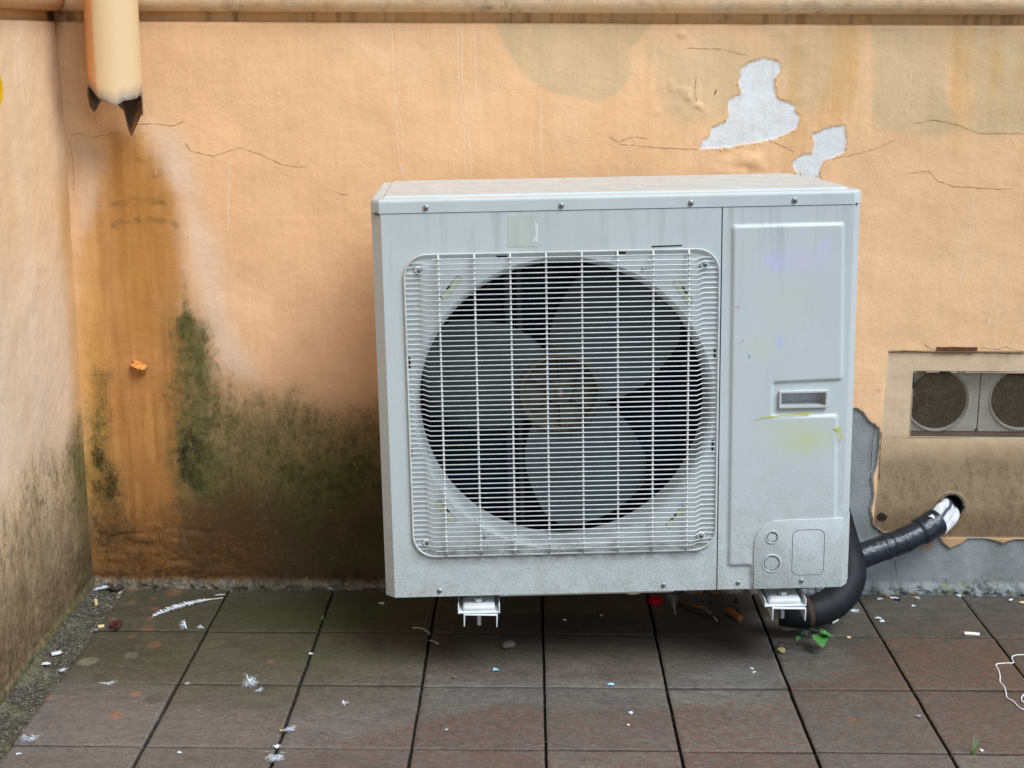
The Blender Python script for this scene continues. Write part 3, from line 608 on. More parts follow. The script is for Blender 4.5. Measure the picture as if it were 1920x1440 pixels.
    for nm, pts in (('flake', [(1385, 150), (1404, 117), (1432, 109), (1458, 116), (1465, 130), (1452, 148), (1458, 186), (1491, 198), (1501, 218), (1494, 240), (1450, 262), (1400, 270), (1360, 278), (1313, 280), (1330, 256), (1334, 240), (1362, 229), (1366, 190), (1390, 176), (1386, 160)]), ('flake', [(1524, 252), (1550, 240), (1584, 235), (1586, 262), (1584, 284), (1560, 298), (1545, 301), (1536, 318), (1536, 330), (1490, 320), (1486, 302), (1505, 291), (1523, 290)])):
        mb = MB(); cx = sum(p[0] for p in pts)/len(pts); cz = sum(p[1] for p in pts)/len(pts)
        for i in range(len(pts)):
            a, b = np.array(pts[i], float), np.array(pts[(i+1) % len(pts)], float); n = max(1, int(np.linalg.norm(b-a)/9))
            for q in range(n):
                if random.random() < .45: continue
                p0 = a+(b-a)*(q+random.uniform(0, .3))/n; p1 = a+(b-a)*(q+random.uniform(.7, 1.3))/n; inn = (p0+p1)/2-np.array([b[1]-a[1], -(b[0]-a[0])])/np.linalg.norm(b-a)*-random.uniform(1.5, 5)
                W0, W1, W2 = WL(*p0), WL(*p1), WL(*inn); hh = random.uniform(.0008, .0035)
                mb.add([(W0[0], -.0006, W0[2]), (W1[0], -.0006, W1[2]), ((W1[0]+W2[0])/2, -hh*.5, (W1[2]+W2[2])/2), (W2[0], -hh, W2[2]), ((W0[0]+W2[0])/2, -hh*.6, (W0[2]+W2[2])/2)], [(0, 1, 2, 3, 4)])
        mb.build('paint_flake', mat('flake_paint', lin((232, 190, 146)), .8, noise=(150, .15)) if 'flake_paint' not in MATS else 'flake_paint', root, smooth=0)
    # the broken edge of render over the vent, dark lath showing through
    mb = MB()
    p = [WL(u, v) for u, v in ((1757, 650), (1768, 651), (1790, 650), (1812, 651), (1832, 651), (1832, 657), (1800, 658), (1770, 658), (1755, 657))]
    mb.prism([(q[0], q[2]) for q in p], -.0035, .004); mb.build('exposed_lath', 'rust', root, smooth=0)
    return root
def side_wall():
    root = empty('side_wall', 'pale orange side wall on the left, its lower half dark with grime', 'wall', (LEFT_X, 0, 0))
    ys = np.concatenate([np.arange(0, 2.3, .03), np.arange(2.3, WALL_Y+.03, .003)]); zs = np.concatenate([np.arange(-.03, LEDGE_Z, .003), [LEDGE_Z]])
    Y, Z = np.meshgrid(ys, zs, indexing='ij'); B = lpoly; z0 = np.zeros(Y.shape)
    n1 = fbm(Y, Z, 3, 4, off=30); n2 = fbm(Y, Z, 16, 5, off=35); n3 = fbm(Y, Z, 70, 4, off=39); st = fbm(Y, Z, 2, 5, 14, off=32)
    c = np.zeros(Y.shape+(3,)); c[:] = lin((241, 204, 163)); tint(c, sstep(-.1, .2, st)*.5, (243, 218, 190)); tint(c, sstep(.0, .3, st+n1*.5)*.30, (230, 188, 144))
    tint(c, sstep(.95, .65, Z+n1*.1)*sstep(.25, .5, Z)*.5, (230, 212, 194))
    edge = sstep(WALL_Y-.13, WALL_Y-.02, Y+n2*.05); tint(c, edge*sstep(1.05, .9, Z)*.7, (204, 156, 88)); tint(c, edge*sstep(1.05, 1.15, Z)*.5, (150, 112, 92))
    grime = sstep(.52, .22, Z+n2*.12+n1*.15+.16*sstep(3.1, 3.3, Y))*.40+sstep(.30, .05, Z+n2*.1)*.22
    tint(c, sstep(.50, .18, Z+n2*.12+n1*.12+.14*sstep(3.1, 3.3, Y))*.66, (142, 126, 96)); tint(c, sstep(.26, .05, Z+n2*.08)*.5, (112, 84, 58)); tint(c, sstep(WALL_Y-.2, WALL_Y-.06, Y)*sstep(.5, .3, Z+n2*.1)*.6, (78, 76, 44))
    moss = sstep(.50, .35, Z+n2*.12+n1*.1)*sstep(.12, .3, Z)*.40; moss += .35*sstep(WALL_Y-.16, WALL_Y-.05, Y)*sstep(.45, .3, Z+n2*.1)*sstep(.05, .2, Z)
    moss += sstep(.05, .01, Z)*.6
    dark = brush(z0, Y, Z, B([(120, 760), (150, 740), (168, 900), (170, 1050), (110, 1190), (100, 1100), (125, 950)]), .04, .20, .06, 10, 4)
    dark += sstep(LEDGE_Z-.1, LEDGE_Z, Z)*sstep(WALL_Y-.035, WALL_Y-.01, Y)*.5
    g = LF(0, 165); gr = sstep(.002, -.002, np.hypot((Y-g[1]+.052)*.62, (Z-g[2]))-.045); tint(c, gr, (240, 190, 20))
    ft = sstep(.03, .012, Z+n2*.02+n3*.01); tint(c, ft*.8, (120, 118, 100))
    Dx = n1*.008+n2*.0025+ft*.006+.006*sstep(.3, .0, Z)*np.abs(fbm(Y, Z, 26, 4, off=44))*2-.006*sstep(LEDGE_Z-.005, LEDGE_Z, Z)
    me = grid_mesh('plaster_face', Dx, Y, Z)
    set_col(me, np.clip(c, .01, .95).reshape(-1, 3)); set_f(me, 'Grime', np.clip(grime, 0, 1).ravel()); set_f(me, 'Moss', np.clip(moss, 0, 1).ravel()); set_f(me, 'Dark', dark.ravel()); set_f(me, 'Rough', np.clip(.2+grime, 0, 1.3).ravel())
    link('plaster_face', me, 'plaster', root, smooth=60)
    return root
rw = rear_wall(); sw = side_wall()
def side_moulding():
    pr = [(.006, LEDGE_Z), (.012, LEDGE_Z+.001), (.013, LEDGE_Z+.018), (.010, LEDGE_Z+.021)]
    for k in range(13):
        a = rad(-75+k*150/12); pr.append((.006-.036*max(0, math.cos(a))**.7, LEDGE_Z+.056+.036*math.sin(a)))
    pr += [(.004, LEDGE_Z+.094), (0, LEDGE_Z+.1), (0, 3.2)]; pr = np.array(pr)
    s = np.arange(0, WALL_Y+.03, .008); S, D = np.meshgrid(s, pr[:, 0], indexing='ij'); _, H = np.meshgrid(s, pr[:, 1], indexing='ij')
    nn = fbm(S, H, 14, 4, off=13); D = D+nn*.004
    c = np.zeros(S.shape+(3,)); c[:] = lin((220, 180, 136)); tint(c, ((H > LEDGE_Z-.001) & (H < LEDGE_Z+.022))*.5, (206, 162, 96))  # band's ochre tint includes painted shade from the roll above
    me = grid_mesh('moulding', -D, S, H)
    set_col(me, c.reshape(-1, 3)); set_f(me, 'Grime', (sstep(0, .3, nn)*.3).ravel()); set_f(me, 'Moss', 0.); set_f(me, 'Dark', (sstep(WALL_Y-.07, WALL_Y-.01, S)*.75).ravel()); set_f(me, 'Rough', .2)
    link('moulding', me, 'plaster', sw, smooth=60)
    mb = MB(); mb.box((-.45, -.05, -.1), (-.03, WALL_Y+.3, 3.2)); mb.build('masonry', 'vent_inside', sw, smooth=0)
side_moulding()

# ------------------------------------------------------------------ mesh screen and the two round-mouthed boxes behind it
def vent():
    m = 'mesh_metal'; mb = MB(); y = WALL_Y+.010; x0, x1, z0, z1 = VX0+.001, VX1-.002, VZ0+.001, VZ1-.002
    px, pz = .0086, .0051; w = x1-x0; h = z1-z0; sl_ = pz/px
    def seg(xa, za, xb, zb, yy):
        L = math.hypot(xb-xa, zb-za); nx, nz = -(zb-za)/L*.00026, (xb-xa)/L*.00026
        mb.add([(xa+nx, yy, za+nz), (xb+nx, yy, zb+nz), (xb-nx, yy, zb-nz), (xa-nx, yy, za-nz), (xa+nx, yy+.0009, za+nz), (xb+nx, yy+.0009, zb+nz), (xb-nx, yy+.0009, zb-nz), (xa-nx, yy+.0009, za-nz)], [(0, 1, 2, 3), (0, 4, 5, 1), (3, 2, 6, 7)])
    k = -int(h/pz)-2
    while k*px < w+h/sl_:
        for s in (1, -1):
            # line through (x0+k*px, bottom) rising with slope s*sl_
            a = x0+k*px; pts = []
            xa, xb = (a, a+h/sl_) if s > 0 else (a, a-h/sl_)
            lo, hi = max(min(xa, xb), x0), min(max(xa, xb), x1)
            if hi > lo+.001: seg(lo, z0+abs(lo-a)*sl_, hi, z0+abs(hi-a)*sl_, y+(0 if s > 0 else .0007))
        k += 1
    tag(mb.build('vent_screen', m, smooth=0), 'rusty expanded metal screen across the vent opening in the rear wall', 'screen')
    for i, (u, v, lab) in enumerate(((1757, 750, 'pale box with a round dark mouth behind the left half of the vent screen'), (1915, 748, 'pale box with a round dark mouth behind the right edge of the vent screen'))):
        c = WL(u, v, WALL_Y+.05); t = empty('round_duct', lab, 'duct', (c[0], WALL_Y+.05, VZ0+.002), 'round ducts behind the vent screen')
        cz = c[2]-VZ0-.002; hw = .0975; R = .072; mb = MB(); n = 64; o = []; inn = []
        top = VZ1-VZ0-.004
        for q in range(n):
            a = 2*math.pi*q/n; ca, sa = math.cos(a), math.sin(a); tmax = min(hw/abs(ca) if abs(ca) > 1e-6 else 9, ((top-cz) if sa > 0 else cz)/abs(sa) if abs(sa) > 1e-6 else 9)
            o.append((ca*tmax, 0, cz+sa*tmax)); inn.append((ca*(R+.006), .0, cz+sa*(R+.006)))
        mb.add(o+inn, [(q, (q+1) % n, n+(q+1) % n, n+q) for q in range(n)])
        mb.lathe([(R+.006, 0), (R+.002, -.006), (R, -.003), (R-.002, .004)], 64, (0, 0, cz))
        mb.build('face_plate', 'vent_plastic', t, smooth=30)
        mb = MB(); mb.lathe([(R-.002, .004), (R-.003, .07), (.03, .075), (.0001, .075)], 48, (0, 0, cz)); mb.lathe([(.022, .05), (.018, .045), (.0001, .044)], 24, (0, 0, cz))
        for q in range(5):
            a = q*2*math.pi/5+i; mb.box((.018, .055, -.011), (R-.012, .058, .011), .002, 1, 0, Matrix.Translation((0, 0, cz)) @ Matrix.Rotation(a, 4, 'Y') @ Matrix.Rotation(.4, 4, 'X') @ Matrix.Translation((0, 0, 0)))
        mb.build('inner_fan', mat('duct_dark', lin((22, 22, 20)), .6, noise=(30, .4)) if 'duct_dark' not in MATS else 'duct_dark', t)
vent()

# ------------------------------------------------------------------ broken downpipe
def downpipe():
    cy = WALL_Y-.085; c = WL(214, 120, cy); c2 = WL(217, 190, cy); R = .0575*.995
    root = empty('downpipe', 'cream downpipe with one orange side, its charred end broken off in jagged points', 'downpipe', (c[0], cy, 0))
    ctl = [(-180, 195), (-155, 186), (-142, 190), (-132, 203), (-124, 211), (-112, 203), (-100, 185), (-90, 168), (-78, 161), (-66, 164), (-54, 174), (-42, 184), (-28, 189), (-12, 193), (0, 195), (8, 192), (16, 187), (30, 186), (48, 184), (62, 180), (75, 179), (88, 183), (98, 208), (108, 219), (116, 214), (124, 222), (134, 232), (146, 252), (151, 259), (157, 242), (168, 215), (180, 195)]
    ctl = [(a+15, v) for a, v in ctl if a < 165]; ctl = [(-180, 210)]+ctl+[(180, 210)]; A = np.array([a for a, _ in ctl]); Vv = np.array([v for _, v in ctl]); th = np.linspace(-180, 180, 145)
    vb = np.interp(th, A, Vv); zb = np.array([WL(217, v, cy)[2] for v in vb])
    zb = zb+np.where(np.abs(th) > 100, fbm(th*.02, th*0, 9, 2)*.006, fbm(th*.02, th*0, 9, 2)*.003)
    N = 40; t = (np.linspace(0, 1, N)**2)
    H = zb[:, None]+(t*.25)[None, :]; H[:, -1] = 3.2
    H = np.concatenate([H[:, :-1], np.linspace(0, 1, 4)[None, :]*(3.2-H[:, -2:-1])+H[:, -2:-1]], 1)
    T = np.radians(th)[:, None]+0*H; dist = H-zb[:, None]
    curl = .003*np.exp(-dist/.01)*np.sin(T*3)
    tilt = (H-c[2])*0.012
    for nm, rr in (('o', R), ('i', R-.0028)):
        X = (rr+curl)*np.sin(T)-tilt*0; Yc = -(rr+curl)*np.cos(T)
        if nm == 'o': Xo, Yo = X, Yc
        else: Xi, Yi = X, Yc
    XX = np.concatenate([Xi[:, ::-1], Xo], 1); YY = np.concatenate([Yi[:, ::-1], Yo], 1); ZZ = np.concatenate([H[:, ::-1], H], 1)
    me = grid_mesh('pipe_body', XX, YY, ZZ)
    nz = fbm(T*2, H, 12, 4); nz2 = fbm(T*1.5, H*12, 5, 4)
    co = np.zeros(H.shape+(3,)); co[:] = lin((228, 198, 154)); tint(co, sstep(.0, .3, nz)*.3, (232, 200, 150))
    deg = np.degrees(T); tint(co, sstep(-26, -31, deg+nz*8)*sstep(-170, -150, deg), (228, 162, 98)); tint(co, sstep(-20, -32, deg+nz*20)*.3, (214, 150, 110))
    tint(co, sstep(.034, .004, dist+nz2*.010)*.60, (126, 122, 122)); tint(co, sstep(.010, .000, dist+nz2*.008)*.7, (82, 74, 70))
    back = (np.abs(deg-15) > 105); tint(co, back*sstep(.09, .02, dist)*.85, (66, 48, 36))
    ci = np.zeros(H.shape+(3,)); ci[:] = lin((34, 26, 24)); tint(ci, sstep(.022, .006, dist+nz2*.02), (120, 84, 52)); tint(ci, (dist < .03)*sstep(.0, .2, nz2)*.6, (150, 106, 66)); tint(ci, (deg < -75)*(dist < .05)*.6, (120, 112, 92))
    set_col(me, np.concatenate([ci[:, ::-1], co], 1).reshape(-1, 3))
    m = bpy.data.materials.new('pipe_paint'); k = NB(m); k.L(k.attr('Col', 'Color'), k.b.inputs['Base Color']); val(k.b, 'Roughness', .5); k.L(k.bump(k.noise(60, 4), .001, .4), k.b.inputs['Normal'])
    link('pipe_body', me, m, root, smooth=60)
    # bracket band above the frame, fixing the pipe to the wall
    mb = MB(); mb.lathe([(R+.001, 1.75), (R+.005, 1.755), (R+.005, 1.79), (R+.001, 1.795)], 40, axis='Z'); mb.box((-.012, R, 1.76), (.012, .09, 1.785)); mb.build('pipe_clip', 'rust', root)
downpipe()
def plug():
    c = WL(262, 688); mb = MB(); bm = bmesh.new(); bmesh.ops.create_icosphere(bm, subdivisions=4, radius=1)
    for v in bm.verts:
        p = v.co.copy(); q = np.array([p.x*2.1]); r_ = np.array([p.z*2.1+p.y]); f = 1+float(fbm(q, r_, 1.3, 4)[0])*.9; f *= (1.1 if p.z > 0 else .85)
        v.co = Vector((p.x*.016*f+(.007 if p.z < -.3 else 0)*(-p.z), p.y*.017*f, p.z*.014*f-(.006*p.x)))
    mb.add([v.co for v in bm.verts], [[v.index for v in f.verts] for f in bm.faces]); bm.free()
    o = mb.build('wall_plug', mat('ochre_plaster', lin((206, 138, 66)), .8, noise=(120, .35), bump=(150, 1.)), smooth=35); o.location = (c[0], WALL_Y-.006, c[2])
    tag(o, 'rough lump of ochre plaster sticking out of the drip stain on the rear wall', 'plaster lump')
plug()

# =================================================================== AIR CONDITIONER
H = .8145; SEAM = .7875
def ac_unit():
    root = empty('air_conditioner', 'large dusty white outdoor air conditioner with a wire fan grille', 'air conditioner')
    root.matrix_world = Matrix(((UEX[0], UEY[0], UEZ[0], UO[0]), (UEX[1], UEY[1], UEZ[1], UO[1]), (UEX[2], UEY[2], UEZ[2], UO[2]), (0, 0, 0, 1)))
    def colored(o, fn=None):
        me = o.data; n = len(me.vertices); co = np.empty(n*3, np.float32); me.vertices.foreach_get('co', co); co = co.reshape(-1, 3)
        c = np.tile(UNITC, (n, 1)); c = fn(co, c) if fn else c; set_col(me, c); return o
    XS = .6615                                          # seam between fan panel and service panel
    fx, fz, FR = .3500, .3955, .3000
    # --- front fan panel with a round opening, chamfered left edge folding back into the side
    mb = MB(); n = 128; gap = .0012
    xa, xb, za, zb_ = 0.0, XS-gap, 0.0, SEAM-.0012
    def ringpt(a):
        ca, sa = math.cos(a), math.sin(a); t = 9
        if ca > 1e-9: t = min(t, (xb-fx)/ca)
        if ca < -1e-9: t = min(t, (xa-fx)/ca)
        if sa > 1e-9: t = min(t, (zb_-fz)/sa)
        if sa < -1e-9: t = min(t, (za-fz)/sa)
        return fx+ca*t, fz+sa*t
    angs = sorted([2*math.pi*q/n for q in range(n)]+[math.atan2(z-fz, x-fx) % (2*math.pi) for x in (xa, xb) for z in (za, zb_)])
    vs = []; m = len(angs)
    for a in angs: x, z = ringpt(a); vs.append((x, 0, z))
    for r_, y_ in ((FR+.002, 0), (FR+.001, 0.0), (FR-.002, .002), (FR-.006, .006), (FR-.0095, .013), (FR-.011, .024), (FR-.011, .080)):
        for a in angs: vs.append((fx+r_*math.cos(a), y_, fz+r_*math.sin(a)))
    fs = []
    for L in range(7):
        for q in range(m): fs.append((L*m+q, L*m+(q+1) % m, (L+1)*m+(q+1) % m, (L+1)*m+q))
    mb.add(vs, fs)
    # chamfer and return flange (left), top and bottom turned edges, right turned edge
    ch = .0195
    mb.add([(0, 0, 0), (-ch, ch, 0), (-ch, ch, zb_), (0, 0, zb_)], [(0, 1, 2, 3)])
    mb.add([(-ch, ch, 0), (-ch, .075, 0), (-ch, .075, zb_), (-ch, ch, zb_)], [(0, 1, 2, 3)])
    mb.add([(0, 0, 0), (xb, 0, 0), (xb, .02, 0), (-ch, .02, 0)], [(3, 2, 1, 0)]); mb.add([(0, 0, zb_), (xb, 0, zb_), (xb, .006, zb_), (0, .006, zb_)], [(0, 1, 2, 3)])
    mb.add([(xb, 0, 0), (xb, .006, 0), (xb, .006, zb_), (xb, 0, zb_)], [(3, 2, 1, 0)])
    me = mb.mesh('front_panel'); bm = bmesh.new(); bm.from_mesh(me); bmesh.ops.remove_doubles(bm, verts=bm.verts, dist=1e-5); bmesh.ops.recalc_face_normals(bm, faces=bm.faces)
    for f in bm.faces:       # make sure the front looks at -y
        if abs(f.normal.y) > .9:
            if f.normal.y > 0: bmesh.ops.reverse_faces(bm, faces=bm.faces)
            break
    bv = [e for e in bm.edges if abs(e.verts[0].co.x) < 1e-5 and abs(e.verts[1].co.x) < 1e-5 and abs(e.verts[0].co.y) < 1e-5 and abs(e.verts[1].co.y) < 1e-5]
    bmesh.ops.bevel(bm, geom=bv, offset=.004, segments=3, affect='EDGES', profile=.5)
    bm.to_mesh(me); bm.free(); PANEL_FLAT = True
    def shade_front(co, c):
        x, z = co[:, 0], co[:, 2]; return c
    front = colored(link('front_panel', me, 'unit', root, smooth=28), shade_front)
    for f in front.data.polygons:
        if abs(f.normal.y) > .999 and abs(f.center.y) < .0005: f.use_smooth = False
        if f.area > .004 and len(f.vertices) > 3: f.use_smooth = False
    # faded square where a sticker was, and scuffs
    a = U(950, 408); b = U(1008, 462)
    def decal(name, pts, mm, par, y=-.0006):
        mb = MB(); P = [U(*p) for p in pts]; mb.add([(p[0], y, p[2]) for p in P], [tuple(range(len(P)))[::-1]]); return mb.build(name, mm, par, smooth=0)
    decal('sticker_residue', [(953, 407), (1009, 405), (1008, 462), (952, 463)], mat('residue', lin((184, 192, 184)), .6, noise=(60, .05, (1, 1, .2))), front, -.0005)
    decal('sticker_tear', [(1001, 412), (1009, 420), (1009, 455), (997, 453), (1004, 440)], mat('tear', lin((206, 212, 212)), .6, noise=(200, .08, (1, 1, .2))), front, -.0009)
    decal('vent_slit', [(1221, 461), (1279, 459), (1279, 461.5), (1222, 463.5)], 'slot_black', front)
    # side casing, back, bottom: one shell with the angled rear right corner
    XR = .9345
    foot = [(-ch, .0752), (-ch, .345), (-.005, .362), (.86, .362), (.885, .345), (.905, .243), (XR, .020+ch*0), ]
    mb = MB(); z1 = SEAM-.0012
    P = [(-ch+.0008, .074), (-ch+.0008, .345), (-.005, .362), (.858, .362), (.882, .345), (.907, .243), (XR-.0012, ch+.006)]
    n = len(P)
    mb.add([(p[0], p[1], 0) for p in P]+[(p[0], p[1], z1) for p in P], [(i, i+1, n+i+1, n+i) for i in range(n-1)])
    colored(mb.build('side_casing', 'unit', root, smooth=20, fixn=False))
    mb = MB(); mb.prism([(-ch+.002, .022), (-ch+.002, .343), (-.004, .360), (.856, .360), (.880, .343), (.905, .243), (XR-.004, .022)], -.0015, .004, 'Z')
    mb.box((.215, .012, -.0085), (.575, .30, -.0015), .002)
    base = mb.build('base_pan', 'pale_plastic', root, smooth=30)
    # --- lid
    P = [(-.0005-ch, ch*.9), (-ch*.15, -.0012), (.9175, -.0012), (XR+.0008, ch*.9), (.9075, .244), (.884, .348), (.866, .366), (-.006, .366), (-ch-.0005, .348)]
    bm = bmesh.new(); zl = SEAM
    lo = [bm.verts.new((x, y, zl)) for x, y in P]; hi = [bm.verts.new((x, y, H)) for x, y in P]; n = len(P)
    for i in range(n): bm.faces.new((lo[i], lo[(i+1) % n], hi[(i+1) % n], hi[i]))
    top = bm.faces.new(hi); bm.normal_update()
    if top.normal.z < 0: bmesh.ops.reverse_faces(bm, faces=bm.faces)
    r_ = bmesh.ops.bevel(bm, geom=[e for e in bm.edges if all(abs(v.co.z-H) < 1e-6 for v in e.verts)], offset=.007, segments=4, affect='EDGES', profile=.5)
    ve = [e for e in bm.edges if abs(e.verts[0].co.x-e.verts[1].co.x) < 1e-5 and abs(e.verts[0].co.y-e.verts[1].co.y) < 1e-5]
    top = max(bm.faces, key=lambda f: f.calc_area()); r_ = bmesh.ops.inset_region(bm, faces=[top], thickness=.016); r2 = bmesh.ops.inset_region(bm, faces=[top], thickness=.006, depth=0)
    for v in top.verts: v.co.z += .004
    me = bpy.data.meshes.new('lid'); bm.to_mesh(me); bm.free()
    lid = link('lid', me, 'lid', root, smooth=38)
    for f in me.polygons:
        if f.area > .002: f.use_smooth = False
    mb = MB(); mb.box((-.012, .003, SEAM-.0035), (.925, .02, SEAM+.002)); mb.box((XS-.0025, .003, .002), (XS+.0028, .02, SEAM)); mb.build('seam_gap', 'seam', root, smooth=0)
    # --- service panel: pressed sheet as a height field
    x0, x1 = XS+gap, .918
    xs = np.concatenate([np.arange(x0, x1-.002, .002), [x1-.002, x1-.001, x1, x1+.002]]); zs = np.arange(0, z1+1e-6, z1/395)
    X, Z = np.meshgrid(xs, zs, indexing='ij'); u2 = lambda L: [(U(*p)[0], U(*p)[2]) for p in L]
    poly = u2([(1374, 424), (1581, 419), (1578, 711), (1449, 717), (1447, 780), (1569, 778), (1563, 1100), (1408, 1100), (1408, 1059), (1366, 1060)])
    d = sdf(X, Z, poly); rr = .010
    K = fbm  # soften corners by averaging shifted distances
    dd = sum(sdf(X+ox, Z+oz, poly) for ox, oz in ((.004, 0), (-.004, 0), (0, .004), (0, -.004), (.003, .003), (-.003, .003), (.003, -.003), (-.003, -.003)))/8
    Y = -.0048*sstep(.0042, -.0042, dd)
    Y = Y+np.where(X > x1, .0006, 0)
    hp = u2([(1460, 732), (1552, 730), (1551, 763), (1460, 765)])
    hx0, hx1 = min(p[0] for p in hp), max(p[0] for p in hp); hz0, hz1 = min(p[1] for p in hp), max(p[1] for p in hp)
    xc = (xs[:-1]+xs[1:])/2; zc = (zs[:-1]+zs[1:])/2; XC, ZC = np.meshgrid(xc, zc, indexing='ij')
    keep = ~((XC > hx0+.004) & (XC < hx1-.004) & (ZC > hz0+.004) & (ZC < hz1-.004))
    me = grid_mesh('service_panel', X, Y, Z, keep)
    # right chamfer + turned-in flange joined on
    bm = bmesh.new(); bm.from_mesh(me)
    def quad(vs):
        f = bm.faces.new([bm.verts.new(v) for v in vs]); return f
    q = [quad([(x1+.002, .0006, 0), (XR, ch-.001, 0), (XR, ch-.001, z1), (x1+.002, .0006, z1)]), quad([(XR, ch-.001, 0), (XR, ch+.03, 0), (XR, ch+.03, z1), (XR, ch-.001, z1)]), quad([(x0, 0, 0), (x1, 0, 0), (XR, ch, 0), (x0, ch, 0)]), quad([(x0, 0, 0), (x0, .006, 0), (x0, .006, z1), (x0, 0, z1)])]
    bmesh.ops.remove_doubles(bm, verts=bm.verts, dist=1e-6); bm.to_mesh(me); bm.free()
    n = len(me.vertices); co = np.empty(n*3, np.float32); me.vertices.foreach_get('co', co); co = co.reshape(-1, 3); c = np.tile(UNITC, (n, 1)); x, z = co[:, 0], co[:, 2]
    wob = fbm(x, z, 25, 3)
    for (u_, v_, sx, sz, col, s) in ((1455, 490, .030, .022, (196, 198, 236), .55), (1510, 487, .035, .024, (206, 196, 226), .55), (1545, 460, .014, .018, (202, 200, 236), .5), (1480, 560, .05, .05, (198, 208, 190), .4), (1430, 650, .03, .02, (204, 208, 170), .3), (1460, 640, .007, .011, (184, 190, 238), .7), (1505, 825, .055, .030, (198, 204, 164), .6), (1480, 800, .05, .012, (204, 206, 160), .3), (1545, 500, .02, .02, (196, 200, 216), .3), (1400, 480, .03, .04, (200, 206, 198), .3)):
        g = U(u_, v_); mk = np.exp(-((x-g[0])/sx)**2-((z-g[2])/sz)**2)*s*(1+wob*1.6); c += (lin(col)*np.array([.98, .98, 1.0])-c)*np.clip(mk, 0, 1)[:, None]
    set_col(me, c); sp = link('service_panel', me, 'unit', root, smooth=30)
    # handle: recessed grip in a frame
    mb = MB(); e = .0045; yo = -.0072
    o_ = rrect(hx0, hz0, hx1, hz1, .0025, 3); i_ = rrect(hx0+e, hz0+e, hx1-e, hz1-e, .0012, 3); k_ = rrect(hx0+e+.001, hz0+e+.002, hx1-e-.001, hz1-e-.002, .001, 3); nn = len(o_)
    vs = [(p[0], .001, p[1]) for p in o_]+[(p[0], yo+.001, p[1]) for p in o_]+[(p[0]+(.001 if p[0] < (hx0+hx1)/2 else -.001), yo, p[1]+(.001 if p[1] < (hz0+hz1)/2 else -.001)) for p in o_]+[(p[0], yo, p[1]) for p in i_]+[(p[0], .024, p[1]) for p in k_]
    fs = [(L*nn+q, (L+1)*nn+q, (L+1)*nn+(q+1) % nn, L*nn+(q+1) % nn) for L in range(4) for q in range(nn)]+[tuple(4*nn+q for q in range(nn))]
    mb.add(vs, fs); mb.build('handle', mat('handle_grey', lin((190, 192, 192)), .45, noise=(120, .12)), sp, smooth=30, fixn=False)
    def marks(name, pts, wd, mm, par, y=-.0052):
        mb = MB(); W = [U(*p, y) for p in pts]; vs = []
        for i, p in enumerate(W):
            a = W[max(i-1, 0)]; b = W[min(i+1, len(W)-1)]; t = np.array([b[0]-a[0], b[2]-a[2]]); t /= np.linalg.norm(t); ww = (wd[i] if isinstance(wd, list) else wd)/2000
            yy = p[1]; vs += [(p[0]-t[1]*ww, yy, p[2]+t[0]*ww), (p[0]+t[1]*ww, yy, p[2]-t[0]*ww)]
        mb.add(vs, [(2*i, 2*i+1, 2*i+3, 2*i+2) for i in range(len(W)-1)]); mb.build(name, mm, par, smooth=0)
    marks('yellow_stroke', [(1416, 787), (1440, 782), (1470, 779), (1500, 777), (1520, 774)], [1, 2, 2.4, 3, 4], 'yellow_mark', sp, -.0058)
    marks('yellow_stroke', [(1562, 805), (1570, 804), (1580, 803)], [1.6, 4, 2.5], 'yellow_mark', sp, -.0062); marks('yellow_stroke', [(1569, 804), (1574, 814), (1580, 823)], [3, 2.5, 4], 'yellow_mark', sp, -.0064)
    marks('ink_mark', [(1379, 576), (1388, 575)], 3, 'ink_pink', sp, -.0053); marks('ink_mark', [(1388, 645), (1395, 636)], 2.4, 'ink_pink', sp, -.0053); marks('ink_mark', [(1405, 665), (1405, 671)], 2.8, 'ink_blue', sp, -.0053)
    # --- valve cover with knock-outs
    L = u2([(1412, 1104), (1412, 1030), (1414, 1010), (1422, 993), (1436, 980), (1455, 974), (1500, 972), (1576, 970)]); L = [(p[0], max(p[1], .0016)) for p in L]; L[-1] = (.918, L[-1][1]); top_z = L[-1][1]
    poly = L+[(.918, .0016)]
    mb = MB(); mb.prism(poly, -.0076, .0, bev=.0012); mb.add([(.918, -.0064, .0016), (XR+.0012, ch-.003, .010), (XR+.0012, ch-.003, top_z+.008), (.918, -.0064, top_z)], [(0, 1, 2, 3)])
    vc = colored(mb.build('valve_cover', 'unit', root, smooth=25))
    gmat = mat('groove', lin((96, 98, 96)), .7)
    for (u_, v_, r_px) in ((1448, 1007, 14.5), (1447, 1056, 19.5)):
        g = U(u_, v_, -.0076); r_ = r_px/962.
        mb = MB(); mb.lathe([(r_, 0.0005), (r_-.0008, -.0016), (r_-.0035, -.0018), (r_-.0042, 0.0)], 40, (g[0], -.0076, g[2])); kn = colored(mb.build('knockout', 'unit', vc))
        mb = MB()
        for s in range(3):
            arc = [(g[0]+(r_-.0052)*math.cos(a), -.0080, g[2]+(r_-.0052)*math.sin(a)) for a in np.linspace(s*2.094+.25, s*2.094+2.0, 14)]; mb.tube(arc, .0007, 4)
        mb.build('knockout_groove', 'slot_black', kn)
    P4 = rrect(U(1483, 1075)[0], U(1483, 1076)[2], U(1545, 990)[0], U(1545, 990)[2], .014, 6)
    mb = MB(); mb.tube([(p[0], -.0077, p[1]) for p in P4], .0006, 5, closed=True); mb.build('pressed_outline', gmat, vc)
    # --- grille
    gl, gr_, gb, gt = .0415, .6565, .0885, .7065; yw = -.0125; ye = -.0032
    rc = .045; mb = MB(); rim = rrect(gl, gb, gr_, gt, rc, 10); mb.tube([(p[0], ye-.001, p[1]) for p in rim], .0021, 8, closed=True); 
